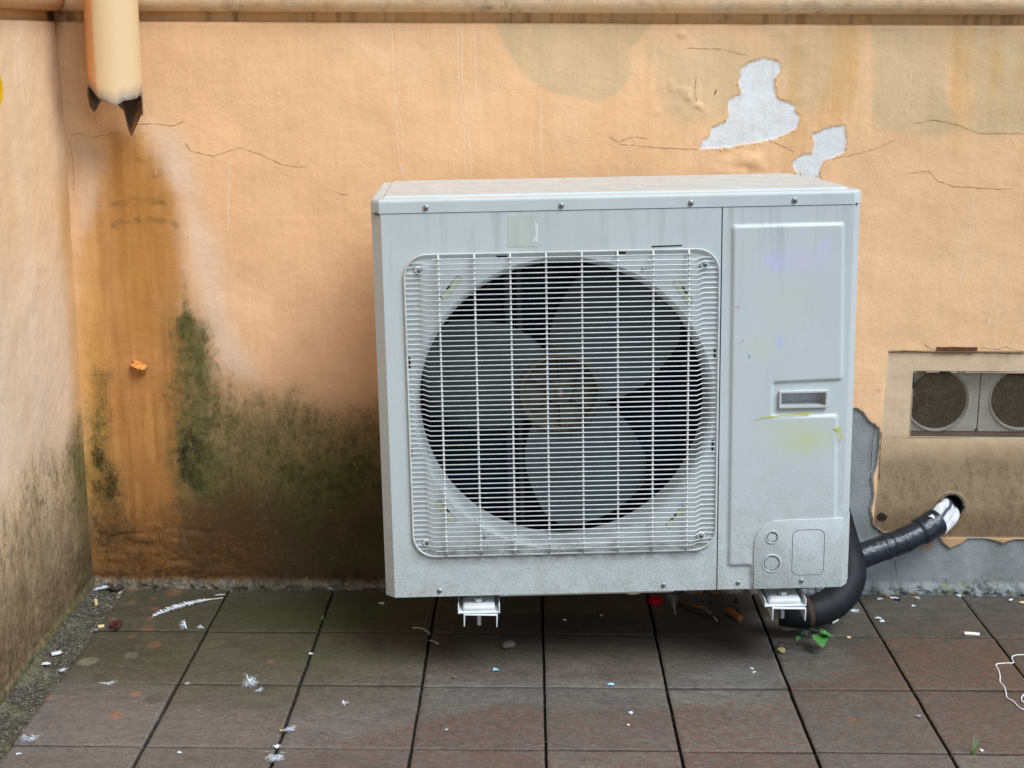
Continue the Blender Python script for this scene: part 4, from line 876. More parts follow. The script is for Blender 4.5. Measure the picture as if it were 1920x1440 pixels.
    mb2 = MB(); nw = 60; zs_ = [gt-.0085-(gt-gb-.022)*i/(nw-1) for i in range(nw)]
    for i, z in enumerate(zs_):
        # how far the straight wire reaches at this height inside the rounded corner
        def inset(z):
            d = max(0, z-(gt-rc), (gb+rc)-z); return rc-math.sqrt(max(0, rc*rc-min(d, rc)**2)) if d > 0 else 0
        ins = inset(z); xl, xr = gl+ins, gr_-ins
        if i == 0: xl, xr = gl+.055, gr_-.055
        def bendz(xx): return 0
        dzl = dzr = .0026 if 3 < i < nw-2 else .001     # dips at the bends, as the wires drop towards the sides
        for sc in ((.071, .676), (.628, .676), (.069, .118), (.627, .119)):
            pass
        path = [(xl, ye, z+.0022), (gl+.030+ins*.5, ye, z+.0022), (gl+.042+ins*.5, yw, z), (fx, yw-.0018, z+.0004), (gr_-.042-ins*.5, yw, z), (gr_-.030-ins*.5, ye, z+.0022), (xr, ye, z+.0022)] if i else [(xl, yw, z), (xr, yw, z)]
        for (sx, sz) in ((.0705, .676), (.628, .676), (.069, .118), (.627, .119)):
            if abs(z+.0022-sz) < .013 and i:
                sgn = 1 if z+.0022 >= sz else -1; path2 = []
                for p in path: path2.append(p)
                k = 1 if sx < .3 else 5
                zz = sz+sgn*max(.0075, abs(z+.0022-sz)); path2[k] = (sx+(.001 if sx < .3 else -.001), ye, zz-.0); path = path2
        mb2.tube(path, .00122, 6)
    for k in range(8):
        x = .1085+k*(.5965-.1085)/7; mb2.tube([(x, ye, gb), (x, yw+.004, gb+.006), (x, yw+.0025, gb+.018), (x, yw+.0012, .4), (x, yw+.0025, gt-.018), (x, yw+.004, gt-.006), (x, ye, gt)], .0021, 6)
        for z in zs_[::1]: mb2.tube([(x, yw-.0003, z-.0016), (x, yw-.0010, z), (x, yw-.0003, z+.0016)], [.0008, .0022, .0008], 5, cap=False)
    gr = mb2.build('grille', 'grille_paint', root, smooth=60); mb.build('rim_wire', 'rim_paint', gr, smooth=60)
    def screw(x, z, r, par, y, washer=False, nm='screw'):
        mb = MB()
        if washer: mb.lathe([(r*1.75, 0.001), (r*1.75, -.0022), (r*1.5, -.0034), (r*1.15, -.0030), (r*1.1, -.001)], 24, (x, y, z), mi=0)
        mb.lathe([(r*1.15, 0), (r*1.15, -.0007), (r, -.0012), (r*.85, -.0026), (r*.45, -.0034), (.00005, -.0036)], 20, (x, y-(.0015 if washer else 0), z), mi=1)
        for a in (0, math.pi/2):
            d = Vector((math.cos(a+.4), 0, math.sin(a+.4)))*r*.42; n_ = Vector((-d.z, 0, d.x))*.28; cc = Vector((x, y-.0039-(.0015 if washer else 0), z)); mb.add([cc+d+n_, cc-d+n_, cc-d-n_, cc+d-n_], [(0, 1, 2, 3)], 2)
        return mb.build(nm, ['grille_paint', 'screw_steel', 'slot_black'], par, smooth=40)
    for sx, sz in ((.0705, .676), (.628, .676), (.069, .118), (.627, .119)): screw(sx, sz, .0046, gr, -.0035, True, 'grille_screw')
    for u_, v_ in ((798, 390), (1052, 386), (1295, 381), (1489.5, 376)): g = U(u_, v_); screw(g[0], g[2], .0050, lid, -.0012, nm='lid_screw')
    for u_, v_ in ((824, 1108), (1244, 1097.5)): g = U(u_, v_); screw(g[0], g[2], .0046, front, 0)
    g = U(1383.5, 1093); screw(g[0], g[2], .0042, sp, 0); g = U(1502.5, 1089.5, -.0076); screw(g[0], g[2], .0046, vc, -.0076)
    for u_, v_ in ((1206, 505), (909, 1005)): g = U(u_, v_); screw(g[0], g[2], .0040, front, 0)
    # slots with yellowish tape in the corners of the panel
    for (u_, v_, a) in ((846, 540, 50), (1281, 548, -55), (836, 960, -52), (1268, 970, 50)):
        g = U(u_, v_); R_ = Matrix.Translation((g[0], 0, g[2])) @ Matrix.Rotation(rad(-a), 4, 'Y')
        mb = MB(); q = rrect(-.028, -.0068, .028, .0068, .004, 4); mb.add([R_ @ Vector((p[0], -.0005, p[1])) for p in q], [tuple(range(len(q)))]); s_ = mb.build('panel_slot', gmat, front, smooth=0)
        mb = MB(); q = rrect(-.027, -.0060, .027, .0060, .0035, 4); mb.add([R_ @ Vector((p[0], -.0008, p[1]-.0004)) for p in q], [tuple(range(len(q)))]); q = rrect(-.004, -.0058, .001, .0056, .0002, 2); mb.build('slot_tape', 'yellow_tape', s_, smooth=0)
        mb = MB(); mb.add([R_ @ Vector((p[0], -.0011, p[1])) for p in rrect(-.010, .003, .006, .0063, .001, 2)], [tuple(range(12))]); mb.build('slot_gap', 'slot_black', s_, smooth=0)
    for (u_, v_, wz) in ((941, 481, 0), (1164, 474, 0), (768, 680, 1), (771, 848, 1), (1340, 662, 1), (1336, 835, 1)):
        g = U(u_, v_); a_, b_ = (.010, .002) if not wz else (.002, .011); mb = MB(); mb.box((g[0]-a_, -.0006, g[2]-b_), (g[0]+a_, .002, g[2]+b_)); mb.build('clip_slot', 'slot_black', front, smooth=0)
    # --- inside: coil, motor posts, motor, fan
    mb = MB(); xs = np.arange(.0, .66, .0035)
    yb = .20; mb.add([(-.01, yb, .01), (.655, yb, .01), (.655, yb, .78), (-.01, yb, .78)], [(3, 2, 1, 0)])
    for z in np.arange(.03, .77, .021): mb.tube([(-.01, yb-.004, z), (.65, yb-.004, z)], .0045, 6)
    for x in np.arange(.0, .65, .006): mb.add([(x, yb-.012, .012), (x, yb, .012), (x, yb, .775), (x, yb-.012, .775)], [(0, 1, 2, 3)])
    mb.build('coil', 'coil', root, smooth=40)
    mb = MB(); mb.box((.655, .02, .005), (.658, .34, .785)); mb.box((-.012, .09, .005), (-.009, .34, .785)); mb.box((-.01, .088, .775), (.656, .34, .778)); mb.box((-.01, .088, .004), (.656, .34, .008)); mb.build('inner_walls', 'coil', root, smooth=0)
    for x in (.243, .268): mb = MB(); mb.box((x-.006, .150, .01), (x+.006, .162, .775), .002, 1); mb.box((x-.0015, .146, .01), (x+.0015, .150, .775)); mb.build('motor_post', 'post', root)
    mb = MB(); mb.lathe([(.055, .16), (.055, .115), (.045, .105), (.006, .102)], 40, (.3445, 0, .417)); mb.box((.24, .13, .40), (.45, .14, .43)); mb.build('motor', 'post', root)
    fan = bpy.data.objects.new('fan', None); C.objects.link(fan); fan.parent = root; fan.location = (.3470, .062, .4075); fan.empty_display_size = .05
    mb = MB(); mb.lathe([(.086, .05), (.086, .004), (.082, -.002), (.077, -.003), (.073, .001), (.071, .018), (.030, .021), (.026, .012), (.016, .010), (.0001, .010)], 56)
    for k in range(6): mb.box((.026, .008, -.0016), (.072, .022, .0016), .0005, 1, 0, Matrix.Rotation(k*math.pi/3+.5, 4, 'Y'))
    hub = mb.build('hub', 'hub_plastic', fan)
    mb = MB(); mb.lathe([(.009, .012), (.009, .004), (.007, .002), (.0001, .002)], 6); mb.lathe([(.004, .003), (.004, -.004), (.0001, -.005)], 12); mb.build('shaft_nut', 'screw_steel', hub)
    mb = MB(); mb.lathe([(.0025, -.004), (.0025, -.0056), (.0001, -.006)], 10); mb.build('shaft_cap', 'red_plastic', hub)
    nr, na = 22, 26; rs = np.linspace(0, 1, nr); le = np.interp(rs, [0, .15, .4, .7, .9, 1], [-132, -127, -117, -104, -97, -90]); te = np.interp(rs, [0, .2, .5, .8, 1], [-16, -22, -33, -41, -50])
    for b_ in range(3):
        vs = []; 
        for i, s in enumerate(rs):
            r_ = .084+s*(.281-.084)
            for j in range(na):
                t = j/(na-1); a = rad(le[i]+(te[i]-le[i])*t+120*b_); y_ = -.004+.052*(1-t)**1.0*.15+(.082*t-.020*math.sin(math.pi*t))*(.5+.5*s)-.006*s*s; vs.append((r_*math.cos(a), y_, r_*math.sin(a)))
        fs = [(i*na+j, i*na+j+1, (i+1)*na+j+1, (i+1)*na+j) for i in range(nr-1) for j in range(na-1)]
        n = len(vs); vs2 = vs+[(x, y_+.0025, z) for x, y_, z in vs]; fs2 = fs+[tuple(n+q for q in f[::-1]) for f in fs]
        edge = [j for j in range(na)]+[i*na+na-1 for i in range(1, nr)]+[(nr-1)*na+j for j in range(na-2, -1, -1)]+[i*na for i in range(nr-2, 0, -1)]
        fs2 += [(edge[q], edge[(q+1) % len(edge)], n+edge[(q+1) % len(edge)], n+edge[q]) for q in range(len(edge))]
        mb = MB(); mb.add(vs2, fs2); mb.build('blade', 'fan_plastic', fan, smooth=50)
    # --- feet (hat-shaped plates with a bolt) and drain stub
    for (u_, v_, wd) in ((898, 1149, .084), (1473, 1136, .084)):
        g = UZ(u_, v_, -.034); xf, yf = g[0], g[1]
        mb = MB(); mb.box((xf-wd/2, yf, -.0352), (xf+wd/2, yf+.40, -.0328), .0006, 1)
        for s in (-1, 1): mb.box((xf+s*wd/2-.0012, yf, -.036), (xf+s*wd/2+.0012, yf+.40, -.020), .0005, 1)
        mb.prism([(xf-.030, yf+.008), (xf+.030, yf+.008), (xf+.024, yf+.07), (xf-.024, yf+.07)], -.033, -.020, 'Z'); 
        ft = mb.build('foot', 'white_bracket', root, smooth=30)
        mb = MB()
        mb.box((xf-.033, yf+.006, -.0335), (xf+.033, yf+.075, -.021), .005, 3); mb.build('foot_pad', 'white_bracket', ft)
        mb = MB(); mb.lathe([(.0145, -.0212), (.0145, -.0195), (.006, -.0193)], 24, (xf, yf+.030, 0), 'Z'); mb.lathe([(.0098, -.0193), (.0098, -.0135), (.008, -.0122), (.0001, -.0122)], 6, (xf, yf+.030, 0), 'Z'); mb.tube([(xf, yf+.030, -.02), (xf, yf+.030, -.072)], .0045, 10)
        mb.build('bolt', 'galvanised', ft, smooth=30)
        # upright web between foot and base
        mb = MB(); mb.box((xf-.030, yf+.07, -.021), (xf+.030, yf+.36, -.0095), .002, 1); mb.build('foot_rail', 'white_bracket', ft)
    g = UZ(1190, 1118, -.03); mb = MB(); mb.lathe([(.026, -.0085), (.026, -.020), (.024, -.030), (.020, -.034), (.018, -.034), (.018, -.010)], 28, (g[0], .09, 0), 'Z')
    for k in range(16): a = k*math.pi/8; mb.box((.0245, -.0012, -.029), (.0268, .0012, -.012), 0, 1, 0, Matrix.Translation((g[0], .09, 0)) @ Matrix.Rotation(a, 4, 'Z'))
    mb.build('drain_plug', 'pale_plastic', root, smooth=35)
    return root
ac = ac_unit()

# ------------------------------------------------------------------ wall brackets under the unit
def brackets():
    for (u_, v_, lab) in ((901, 1152, 'white steel channel bracket carrying the left foot of the air conditioner'), (1479, 1140, 'white steel channel bracket beside the black hose, carrying the right foot')):
        g = UZ(u_, v_, -.038); p = UO+UEX*g[0]+UEY*(g[1]-.006)+UEZ*(-.0365)
        yl = WALL_Y-.008-p[1]; t = empty('wall_bracket', lab, 'bracket', (p[0], p[1], p[2]), 'brackets under the air conditioner')
        hw = .0335; mb = MB(); mb.box((-hw, 0, -.0024), (hw, yl, 0), .0008, 1)
        for s in (-1, 1): mb.box((s*hw-.0012, 0, -.027), (s*hw+.0012, yl, -.0005), .0006, 1)
        mb.build('arm', 'white_bracket', t)
        mb = MB(); mb.box((-.028, yl-.001, -.13), (.028, yl+.005, .45), .001, 1); mb.build('wall_plate', 'white_bracket', t)
brackets()

# ------------------------------------------------------------------ hoses
def hoses():
    # thick rubber sleeve: from behind the unit, down, round and under the bracket
    pts = [(1470, 905, 3.17), (1520, 902, 3.20), (1552, 925, 3.215), (1567, 970, 3.20), (1578, 1010, 3.185), (1588, 1045, 3.17), (1592, 1075, 3.15), (1583, 1105, 3.125), (1562, 1130, 3.10), (1530, 1145, 3.075), (1500, 1150, 3.07), (1462, 1147, 3.08)]
    P = smooth_path([WL(u, v, y) for u, v, y in pts], 8); lz = [max(p[2], .034) for p in P]; P = [(p[0], p[1], z) for p, z in zip(P, lz)]
    R = list(np.interp(np.linspace(0, 1, len(P)), [0, .45, .58, .85, 1], [.035, .037, .039, .034, .031])); R = [r+.0002*math.sin(i*1.3) for i, r in enumerate(R)]
    t = empty('rubber_hose', 'thick black rubber hose curving from behind the air conditioner down to the paving', 'hose', (P[-1][0], P[-1][1], 0))
    o = lambda L: [(p[0]-t.location.x, p[1]-t.location.y, p[2]) for p in L]
    MB().tube(o(P), R, 28).build('hose_sleeve', 'rubber_hose', t, smooth=70)
    d = np.array(P[-6])-np.array(P[-5]); e = P[-12]; q = [P[-14], P[-13], P[-12]]; MB().tube(o(q), [r+.0010 for r in R[-14:-11]], 28).build('end_band', 'twig', t, smooth=50)
    # taped pipe run into the wall hole
    pts = [(1440, 1080, 3.17), (1500, 1080, 3.19), (1560, 1062, 3.215), (1605, 1046, 3.232), (1650, 1030, 3.248), (1690, 1015, 3.262), (1725, 998, 3.278), (1757, 978, 3.30)]
    P = smooth_path([WL(u, v, y) for u, v, y in pts], 14); n = len(P); R = [.0290+.0016*float(fbm(np.array([i*.21]), np.array([0.]), 1., 2)[0])+(.0028 if i > n-16 else 0) for i in range(n)]
    t = empty('taped_pipe', 'black taped pipe bundle with white foam ends, entering the round hole in the wall', 'pipe', (0, 0, 0))
    MB().tube(P, R, 26).build('tape_wrap', 'tape_black', t, smooth=35)
    for i in (5, 12, 24, 31, 44, 58, 63, 70):      # overlapping turns of tape
        q = [p+np.array([0, 0, .0006*random.uniform(-1, 1)]) for p in P[i:i+5]]; 
        if len(q) == 5: MB().tube(q, [R[i]+.0001, R[i]+.0007, R[i]+.0009, R[i]+.0005, R[i]+.0001], 26, cap=False).build('tape_turn', 'tape_black', t, smooth=70)
    e = np.array(P[-1]); h = np.array([HC[0], WALL_Y+.05, HC[2]])
    def run(a0, a1, r, m, nm, bow=0):
        s = np.array(WL(*a0[:2], a0[2])); f = np.array(WL(*a1[:2], WALL_Y)); mid = (s+f)/2+np.array([0, -.004, bow]); back = f+np.array([.012, .10, .004])
        MB().tube(smooth_path([s-(mid-s)*.6, s, mid, f, back], 6), r, 18).build(nm, m, t, smooth=70)
    run((1752, 968, 3.292), (1772, 946), .0125, 'foam_white', 'foam_sleeve', .006)
    run((1764, 985, 3.292), (1782, 956), .0105, 'foam_white', 'foam_sleeve', .002)
    run((1771, 990, 3.298), (1790, 964), .0115, 'foam_white', 'foam_sleeve', -.002)
    run((1760, 975, 3.285), (1780, 944), .0062, 'cable_grey', 'cable', .004)
hoses()

# =================================================================== LITTER, PLANTS
def place(o, u, v, z=.0): g = G(u, v); o.location = (g[0], g[1], z); return o
def feather(u0, v0, u1, v1, label, width=.02, fluffy=.3, m='feather', curve=.01, lift=.004, upright=0., seed=0, grp='feathers lying on the paving', low=False):
    rs = random.Random(seed*31+int(u0)); a, b = G(u0, v0), G(u1, v1); L = np.linalg.norm(b-a); t = (b-a)/L; s = np.array([-t[1], t[0], 0])
    c = a; root = empty('feather', label, 'feather', (c[0], c[1], .0015), grp)
    def sp(q): 
        return t*L*q+s*curve*4*q*(1-q)+np.array([0, 0, lift*math.sin(math.pi*q)+upright*q])
    mb = MB(); mb.tube([sp(q) for q in np.linspace(0, 1, 12)], [.0011*(1-q*.8) for q in np.linspace(0, 1, 12)], 6); mb.build('quill', 'quill', root)
    mb = MB(); n = int(26+L*450)
    for side in (-1, 1):
        for i in range(n):
            q = .16+.84*i/n; p = sp(q); w_ = width*(math.sin(math.pi*min(1, (q-.10)*1.02))**.6)*(1 if side > 0 else .7)*rs.uniform(1-fluffy, 1)
            if rs.random() < fluffy*.35: continue
            d = s*side*w_+t*w_*(.9+rs.uniform(-fluffy, fluffy)*1.2); z = np.array([0, 0, rs.uniform(0, fluffy)*w_*.8+.001]); wd = t*L/n*.45
            mid = p+d*.55+z*.9; mb.add([p-wd, p+wd, mid+wd*.9, mid-wd*.9, p+d+z*.3], [(0, 1, 2, 3), (3, 2, 4)])
    mb.build('vane', m, root, smooth=0); return root
def down(u, v, label, r=.02, m='feather', n=46, seed=1, spread=6.28, a0=0, flat=.4):
    rs = random.Random(seed); g = G(u, v); mb = MB()
    mb.tube([(0, 0, .001), (math.cos(a0)*r*.3, math.sin(a0)*r*.3, .003)], .0007, 5)
    for i in range(n):
        a = a0+rs.uniform(-spread/2, spread/2); L = r*rs.uniform(.45, 1); el = rs.uniform(.05, flat); P = []
        for q in range(5):
            f = q/4; aa = a+rs.uniform(-.15, .15)*f+.5*f*f*rs.choice((-1, 1)); P.append((math.cos(aa)*L*f, math.sin(aa)*L*f, .0015+math.sin(math.pi*f*.8)*L*el))
        vs = []; wv = .0009
        for q, p in enumerate(P): ww = wv*(1-q/4.6); vs += [(p[0]-math.sin(a)*ww, p[1]+math.cos(a)*ww, p[2]), (p[0]+math.sin(a)*ww, p[1]-math.cos(a)*ww, p[2])]
        mb.add(vs, [(2*q, 2*q+1, 2*q+3, 2*q+2) for q in range(4)])
    o = mb.build('feather', m, smooth=0); o.location = (g[0], g[1], 0); return tag(o, label, 'feather', 'feathers lying on the paving')
feather(418, 1122, 288, 1156, 'long white feather lying on the rusty corner slab', .021, .5, curve=-.008, seed=1)
feather(232, 1097, 174, 1108, 'white feather lodged in the corner where the two walls meet', .016, .5, curve=.006, seed=2)
feather(602, 1091, 626, 1107, 'small curled white feather against the foot of the green stained wall', .008, .3, curve=-.012, seed=3, upright=.0)
feather(774, 1178, 806, 1192, 'pale grey feather beside the dark joint left of the bracket', .007, .3, 'feather_grey', .004, seed=4)
feather(822, 1209, 804, 1203, 'tiny pale feather just past the dark joint, below the grey one', .005, .4, 'feather_grey', .002, seed=5)
feather(1266, 1152, 1262, 1118, 'grey and white striped feather under the air conditioner beside the red cap', .022, .35, 'feather_grey', .002, .008, seed=6)
feather(1345, 1165, 1315, 1140, 'wispy translucent feather tip among the brown litter under the unit', .012, .8, 'feather_grey', .004, .008, seed=16)
feather(422, 1116, 404, 1117, 'very small white feather above the quill of the long feather', .005, .4, seed=7)
feather(176, 1238+0, 176.5, 1239, 'x', .001, seed=8) if False else None
down(350, 1180, 'white curled feather with a raised tip on the joint below the long feather', .022, seed=3, spread=1.6, a0=3.0, flat=.9)
down(382, 1179, 'thin white feather wisp where two joints cross below the long feather', .018, seed=4, spread=.8, a0=3.1)
down(202, 1282, 'sparse grey white down feather below the second joint, left front slabs', .022, seed=5, spread=2.6, a0=-1.4, n=30)
down(56, 1388, 'white fan-shaped down feather near the lower left corner', .021, seed=6, spread=3.0, a0=-1.5, n=60, flat=.8)
down(347, 1284, 'small white wisp on the joint in front of the second slab row', .012, seed=8, spread=.9, a0=.2, n=16)
down(468, 1284, 'fluffy white down caught with the grass blades on the slab joint', .026, seed=9, n=70, flat=.8, spread=5)
down(484, 1296, 'ragged white down just right of the fluff with grass', .016, seed=29, n=30, flat=.6, spread=3, a0=-.8)
down(541, 1370, 'white down feather tuft beside the yellow leaf on the joint', .020, seed=10, n=36, spread=1.8, a0=-.9, flat=.7)
down(519, 1404, 'small white down above the big fluffy one at the bottom edge', .014, seed=11, n=24, spread=2.5, a0=1.6)
down(516, 1424, 'bushy white down feather at the bottom edge of the picture', .024, seed=12, n=80, spread=2.8, a0=-1.5, flat=.8)
down(646, 1321, 'little white star-shaped down on the middle left slab', .012, seed=13, n=22, flat=.7)
down(119, 1258, 'small white down at the edge of the rough gutter strip', .014, seed=14, n=26)
down(180, 1183, 'grey white wisp on the gutter edge by the first joint', .014, seed=15, n=20, m='feather_grey')
down(222, 1114, 'bluish white wisp on the slab edge just below the corner feather', .013, seed=16, n=18, spread=1., a0=.6)
down(1600, 1147, 'flattened white fluff on the paving below the black hose', .020, seed=17, n=34, m='feather', flat=.2)
def vert_feather():
    a = LF(183, 1085); P = [LF(183, v)+np.array([.006, 0, 0]) for v in np.linspace(1082, 1042, 7)]; o = MB().tube([p-P[0] for p in P], [.0018, .0022, .0022, .002, .0017, .0014, .0006], 6, flat=.5).build('feather', 'feather', smooth=50); o.location = tuple(P[0]); tag(o, 'bare white quill standing upright in the corner of the two walls', 'feather')
vert_feather()
def scrap(u, v, label, r=.008, m='paper_white', seed=0, th=.0012, fold=.004, grp='scraps of paper and plastic', cat='scrap', asp=1.):
    rs = random.Random(seed+int(u)); n = rs.randint(5, 8); g = G(u, v); mb = MB(); P = []
    for i in range(n): a = 2*math.pi*i/n+rs.uniform(-.25, .25); q = r*rs.uniform(.6, 1.15); P.append((math.cos(a)*q, math.sin(a)*q*.75*asp, rs.uniform(.0004, fold)))
    c = (rs.uniform(-.2, .2)*r, 0, fold*rs.uniform(.4, 1.3)); vs = [c]+P+[(x, y, z-th if z > th else 0) for x, y, z in [c]+P]; k = n+1
    fs = [(0, 1+i, 1+(i+1) % n) for i in range(n)]+[(k, k+1+(i+1) % n, k+1+i) for i in range(n)]+[(1+i, k+1+i, k+1+(i+1) % n, 1+(i+1) % n) for i in range(n)]
    mb.add(vs, fs); o = mb.build('scrap', m, smooth=0); o.location = (g[0], g[1], .0005); return tag(o, label, cat, grp)
for a in ((1647, 1160, 'white folded paper scrap on the slab right of the hose', .009, 'paper_white'), (1653, 1166, 'small white paper bit touching the folded scrap right of the hose', .007, 'paper_white'),
          (1713, 1137, 'crumpled white scrap on the slab near the cement wall foot', .007, 'paper_white'), (1677, 1122, 'white crumpled scrap next to the black one at the cement wall', .011, 'paper_white'), (1683, 1126, 'black plastic scrap next to the white one at the cement wall', .010, 'tape_black'),
          (1663, 1118, 'brown paper scrap at the foot of the cement wall', .009, 'leaf_dry'), (1650, 1124, 'pinkish white scrap nearest the hose at the cement wall', .009, 'paper_white'), (1717, 1122, 'grey blue scrap at the wall foot, middle of the right litter', .010, 'feather_grey'), (1712, 1115, 'thin tan sliver at the foot of the cement wall', .006, 'leaf_dry'),
          (1797, 1118, 'white sliver where a slab joint meets the cement wall', .008, 'paper_white'), (1145, 1284, 'glossy pale blue and white scrap on the middle joint', .009, 'paper_blue'), (930, 1257, 'bluish white flake on the middle slab in front of the bracket', .011, 'paper_blue'),
          (104, 1226, 'long white flake on the gutter strip', .014, 'paper_white'), (86, 1246, 'white paint flake on the gutter strip by the side wall', .011, 'paper_white'), (716, 1133, 'white crumb on the slab left of the air conditioner', .008, 'paper_white'),
          (583, 1227, 'tiny white flake in the second joint from the left', .005, 'paper_white'), (1128, 1155, 'yellowish crumb in the shade under the unit', .006, 'filter_yellow'), (1058, 1164, 'grey white crumb in the shade under the unit', .005, 'paper_white'), (837, 1370, 'tiny white crumb on the front slab right of the dark joint', .004, 'paper_white'),
          (1182, 1338, 'small white crumb on the rust mottled slab', .005, 'paper_white'), (1178, 1361, 'tiny white dot of paper below the crumb on the mottled slab', .003, 'paper_white'), (1722, 1345, 'pale smear-like flake on the right front slab', .006, 'feather_grey'), (1480, 1181, 'crumpled clear white wrapper behind the green plant', .016, 'feather_grey'), (1512, 1188, 'white torn wrapper under the green leaves', .014, 'paper_white'),
          (1895, 1126, 'white pebble-like crumb at the right edge by the wall', .006, 'paper_white'), (1917, 1131, 'pale yellow chip at the right picture edge', .009, 'filter_yellow'), (1592, 1196, 'yellow chip on the slab right of the green leaves', .005, 'filter_yellow'), (338, 1413, 'tiny white fluff on the lower left slab', .006, 'paper_white'), (1410, 1255, 'tiny white sliver on the slab before the bracket', .004, 'paper_white'), (1414, 1262, 'second tiny white sliver, below the first before the bracket', .004, 'paper_white'), (1840, 1409, 'white crumb beside the grass tuft', .004, 'paper_white'), (35, 1415, 'white bird dropping on the bottom left slab', .006, 'paper_white')):
    scrap(*a, seed=3)
scrap(493, 1372-0, 'x', .001) if False else None
scrap(529, 1375, 'small yellow leaf standing in the joint by the down tuft', .006, 'filter_yellow', fold=.008, grp=None or 'leaves on the paving', cat='leaf')
for a in ((1312, 1114, 'dry orange leaf near the wall in the shade under the unit', .010), (1337, 1114, 'dry tan leaf right of the orange one under the unit', .011), (1308, 1140, 'curled dry leaf in the litter heap behind the striped feather', .012), (215, 1180, 'x', .010)):
    if a[2] != 'x': scrap(*a[:3], a[3], 'leaf_dry', grp='leaves on the paving', cat='leaf', fold=.007)
scrap(1466, 1224, 'withered yellow leaf hanging from the plant stem', .011, 'leaf_yellow', grp='leaves on the paving', cat='leaf', fold=.012)
# bark-brown stub and twigs
def stick(pts, r, m, label, cat='twig', z=.004, grp='twigs under the air conditioner'):
    P = [G(u, v)+np.array([0, 0, z]) for u, v in pts]; o = MB().tube([p-P[0]+np.array([0, 0, 0]) for p in smooth_path(P, 4)], r, 8).build('twig', m, smooth=40); o.location = tuple(P[0]); return tag(o, label, cat, grp)
stick([(1272, 1134), (1290, 1143), (1305, 1149)], .006, 'twig', 'dark brown twig beside the striped feather under the unit', z=.006)
stick([(1305, 1150), (1325, 1157), (1345, 1161)], .0045, 'twig', 'brown twig pointing right beneath the wispy feather', z=.005)
stick([(1365, 1150), (1376, 1158), (1388, 1166)], .0075, 'leaf_dry', 'thick orange brown piece of bark under the unit', z=.008)
stick([(1382, 1152), (1387, 1162)], .004, 'twig', 'short grey twig leaning on the orange bark', z=.012)
stick([(1347, 1178), (1349, 1171), (1353, 1165)], .0012, 'twig', 'thin curved stem on the slab below the bark', z=.002)
stick([(1330, 1131), (1340, 1134)], .004, 'twig', 'small dark bud on the slab under the unit, left one', z=.004); stick([(1376, 1129), (1384, 1131), (1380, 1124)], .003, 'twig', 'small dark bud on the slab under the unit, right one', z=.003)
stick([(206, 1180), (214, 1172), (222, 1176), (218, 1183), (228, 1172)], .004, 'maroon', 'dark red curled stalk on the first joint by the gutter', z=.006, grp='twigs by the gutter')
stick([(213, 1184), (216, 1176), (226, 1170)], .0022, 'maroon', 'thin dark red stalk tangled over the curled one', z=.010, grp='twigs by the gutter')
stick([(203, 1100), (214, 1108), (230, 1104)], .007, 'twig', 'brown rag of dead leaf beside the corner feather', z=.006, grp='twigs by the gutter')
def cap():
    g = G(1229, 1131); t = empty('bottle_cap', 'red plastic bottle cap lying open side up under the air conditioner', 'bottle cap', (g[0], g[1], 0))
    mb = MB(); mb.lathe([(.0001, .0008), (.0145, .0008), (.0152, .002), (.0152, .013), (.0140, .0135), (.0132, .013), (.0130, .003), (.0001, .0028)], 36, axis='Z')
    for k in range(36): a = k*math.pi/18; mb.box((.0150, -.0005, .002), (.0158, .0005, .012), 0, 1, 0, Matrix.Rotation(a, 4, 'Z'))
    mb.build('cap_shell', 'red_plastic', t); mb = MB(); mb.tube([(.010*math.cos(a), .010*math.sin(a), .0035) for a in np.linspace(0, 6.0, 20)], .0008, 5); mb.build('seal_ring', 'red_plastic', t)
cap()
def butt(u, v, ang, label, m='filter_white', tip='leaf_dry', L=.026):
    g = G(u, v); t = empty('cigarette_butt', label, 'cigarette butt', (g[0], g[1], .0042), 'cigarette butts on the paving'); t.rotation_euler = (0, 0, rad(ang))
    MB().tube([(-L/2, 0, 0), (-L*.1, 0, .0002), (L/2, 0, 0)], [.0040, .0041, .0039], 14).build('filter', m, t, smooth=50)
    MB().tube([(-L/2-.0012, 0, 0), (-L/2+.0003, 0, 0)], [.0030, .0036], 12).build('burnt_end', tip, t, smooth=50)
butt(1564, 1168, 48, 'white cigarette butt on the slab in front of the hose', tip='twig'); butt(1822, 1192, -10, 'white cigarette butt on the right hand slabs, the longest', L=.032); butt(180, 1132, -70, 'yellowish cigarette butt on the gutter strip near the corner', 'filter_yellow'); butt(190, 1178, 20, 'short cream cigarette end by the first joint on the gutter strip', 'filter_yellow', L=.013)
def pebble(u, v, r, label, grp='pebbles on the paving', m='pebble_grey', s=1):
    bm = bmesh.new(); bmesh.ops.create_icosphere(bm, subdivisions=3, radius=1); sx, sy, sz = r, r*.85, r*.62
    for q in bm.verts:
        p = q.co.copy(); f = 1+float(fbm(np.array([p.x+s]), np.array([p.y+p.z]), 1.2, 3)[0])*.6; q.co = Vector((p.x*sx*f, p.y*sy*f, p.z*sz*f+sz*.85))
    me = bpy.data.meshes.new('pebble'); bm.to_mesh(me); bm.free(); o = link('pebble', me, m, smooth=60); g = G(u, v); o.location = (g[0], g[1], 0); return tag(o, label, 'pebble', grp)
pebble(953, 1215, .0145, 'round grey pebble on the slab in front of the left bracket'); pebble(852, 1271, .0045, 'tiny tan pebble on the slab left of the blue flake', s=3)
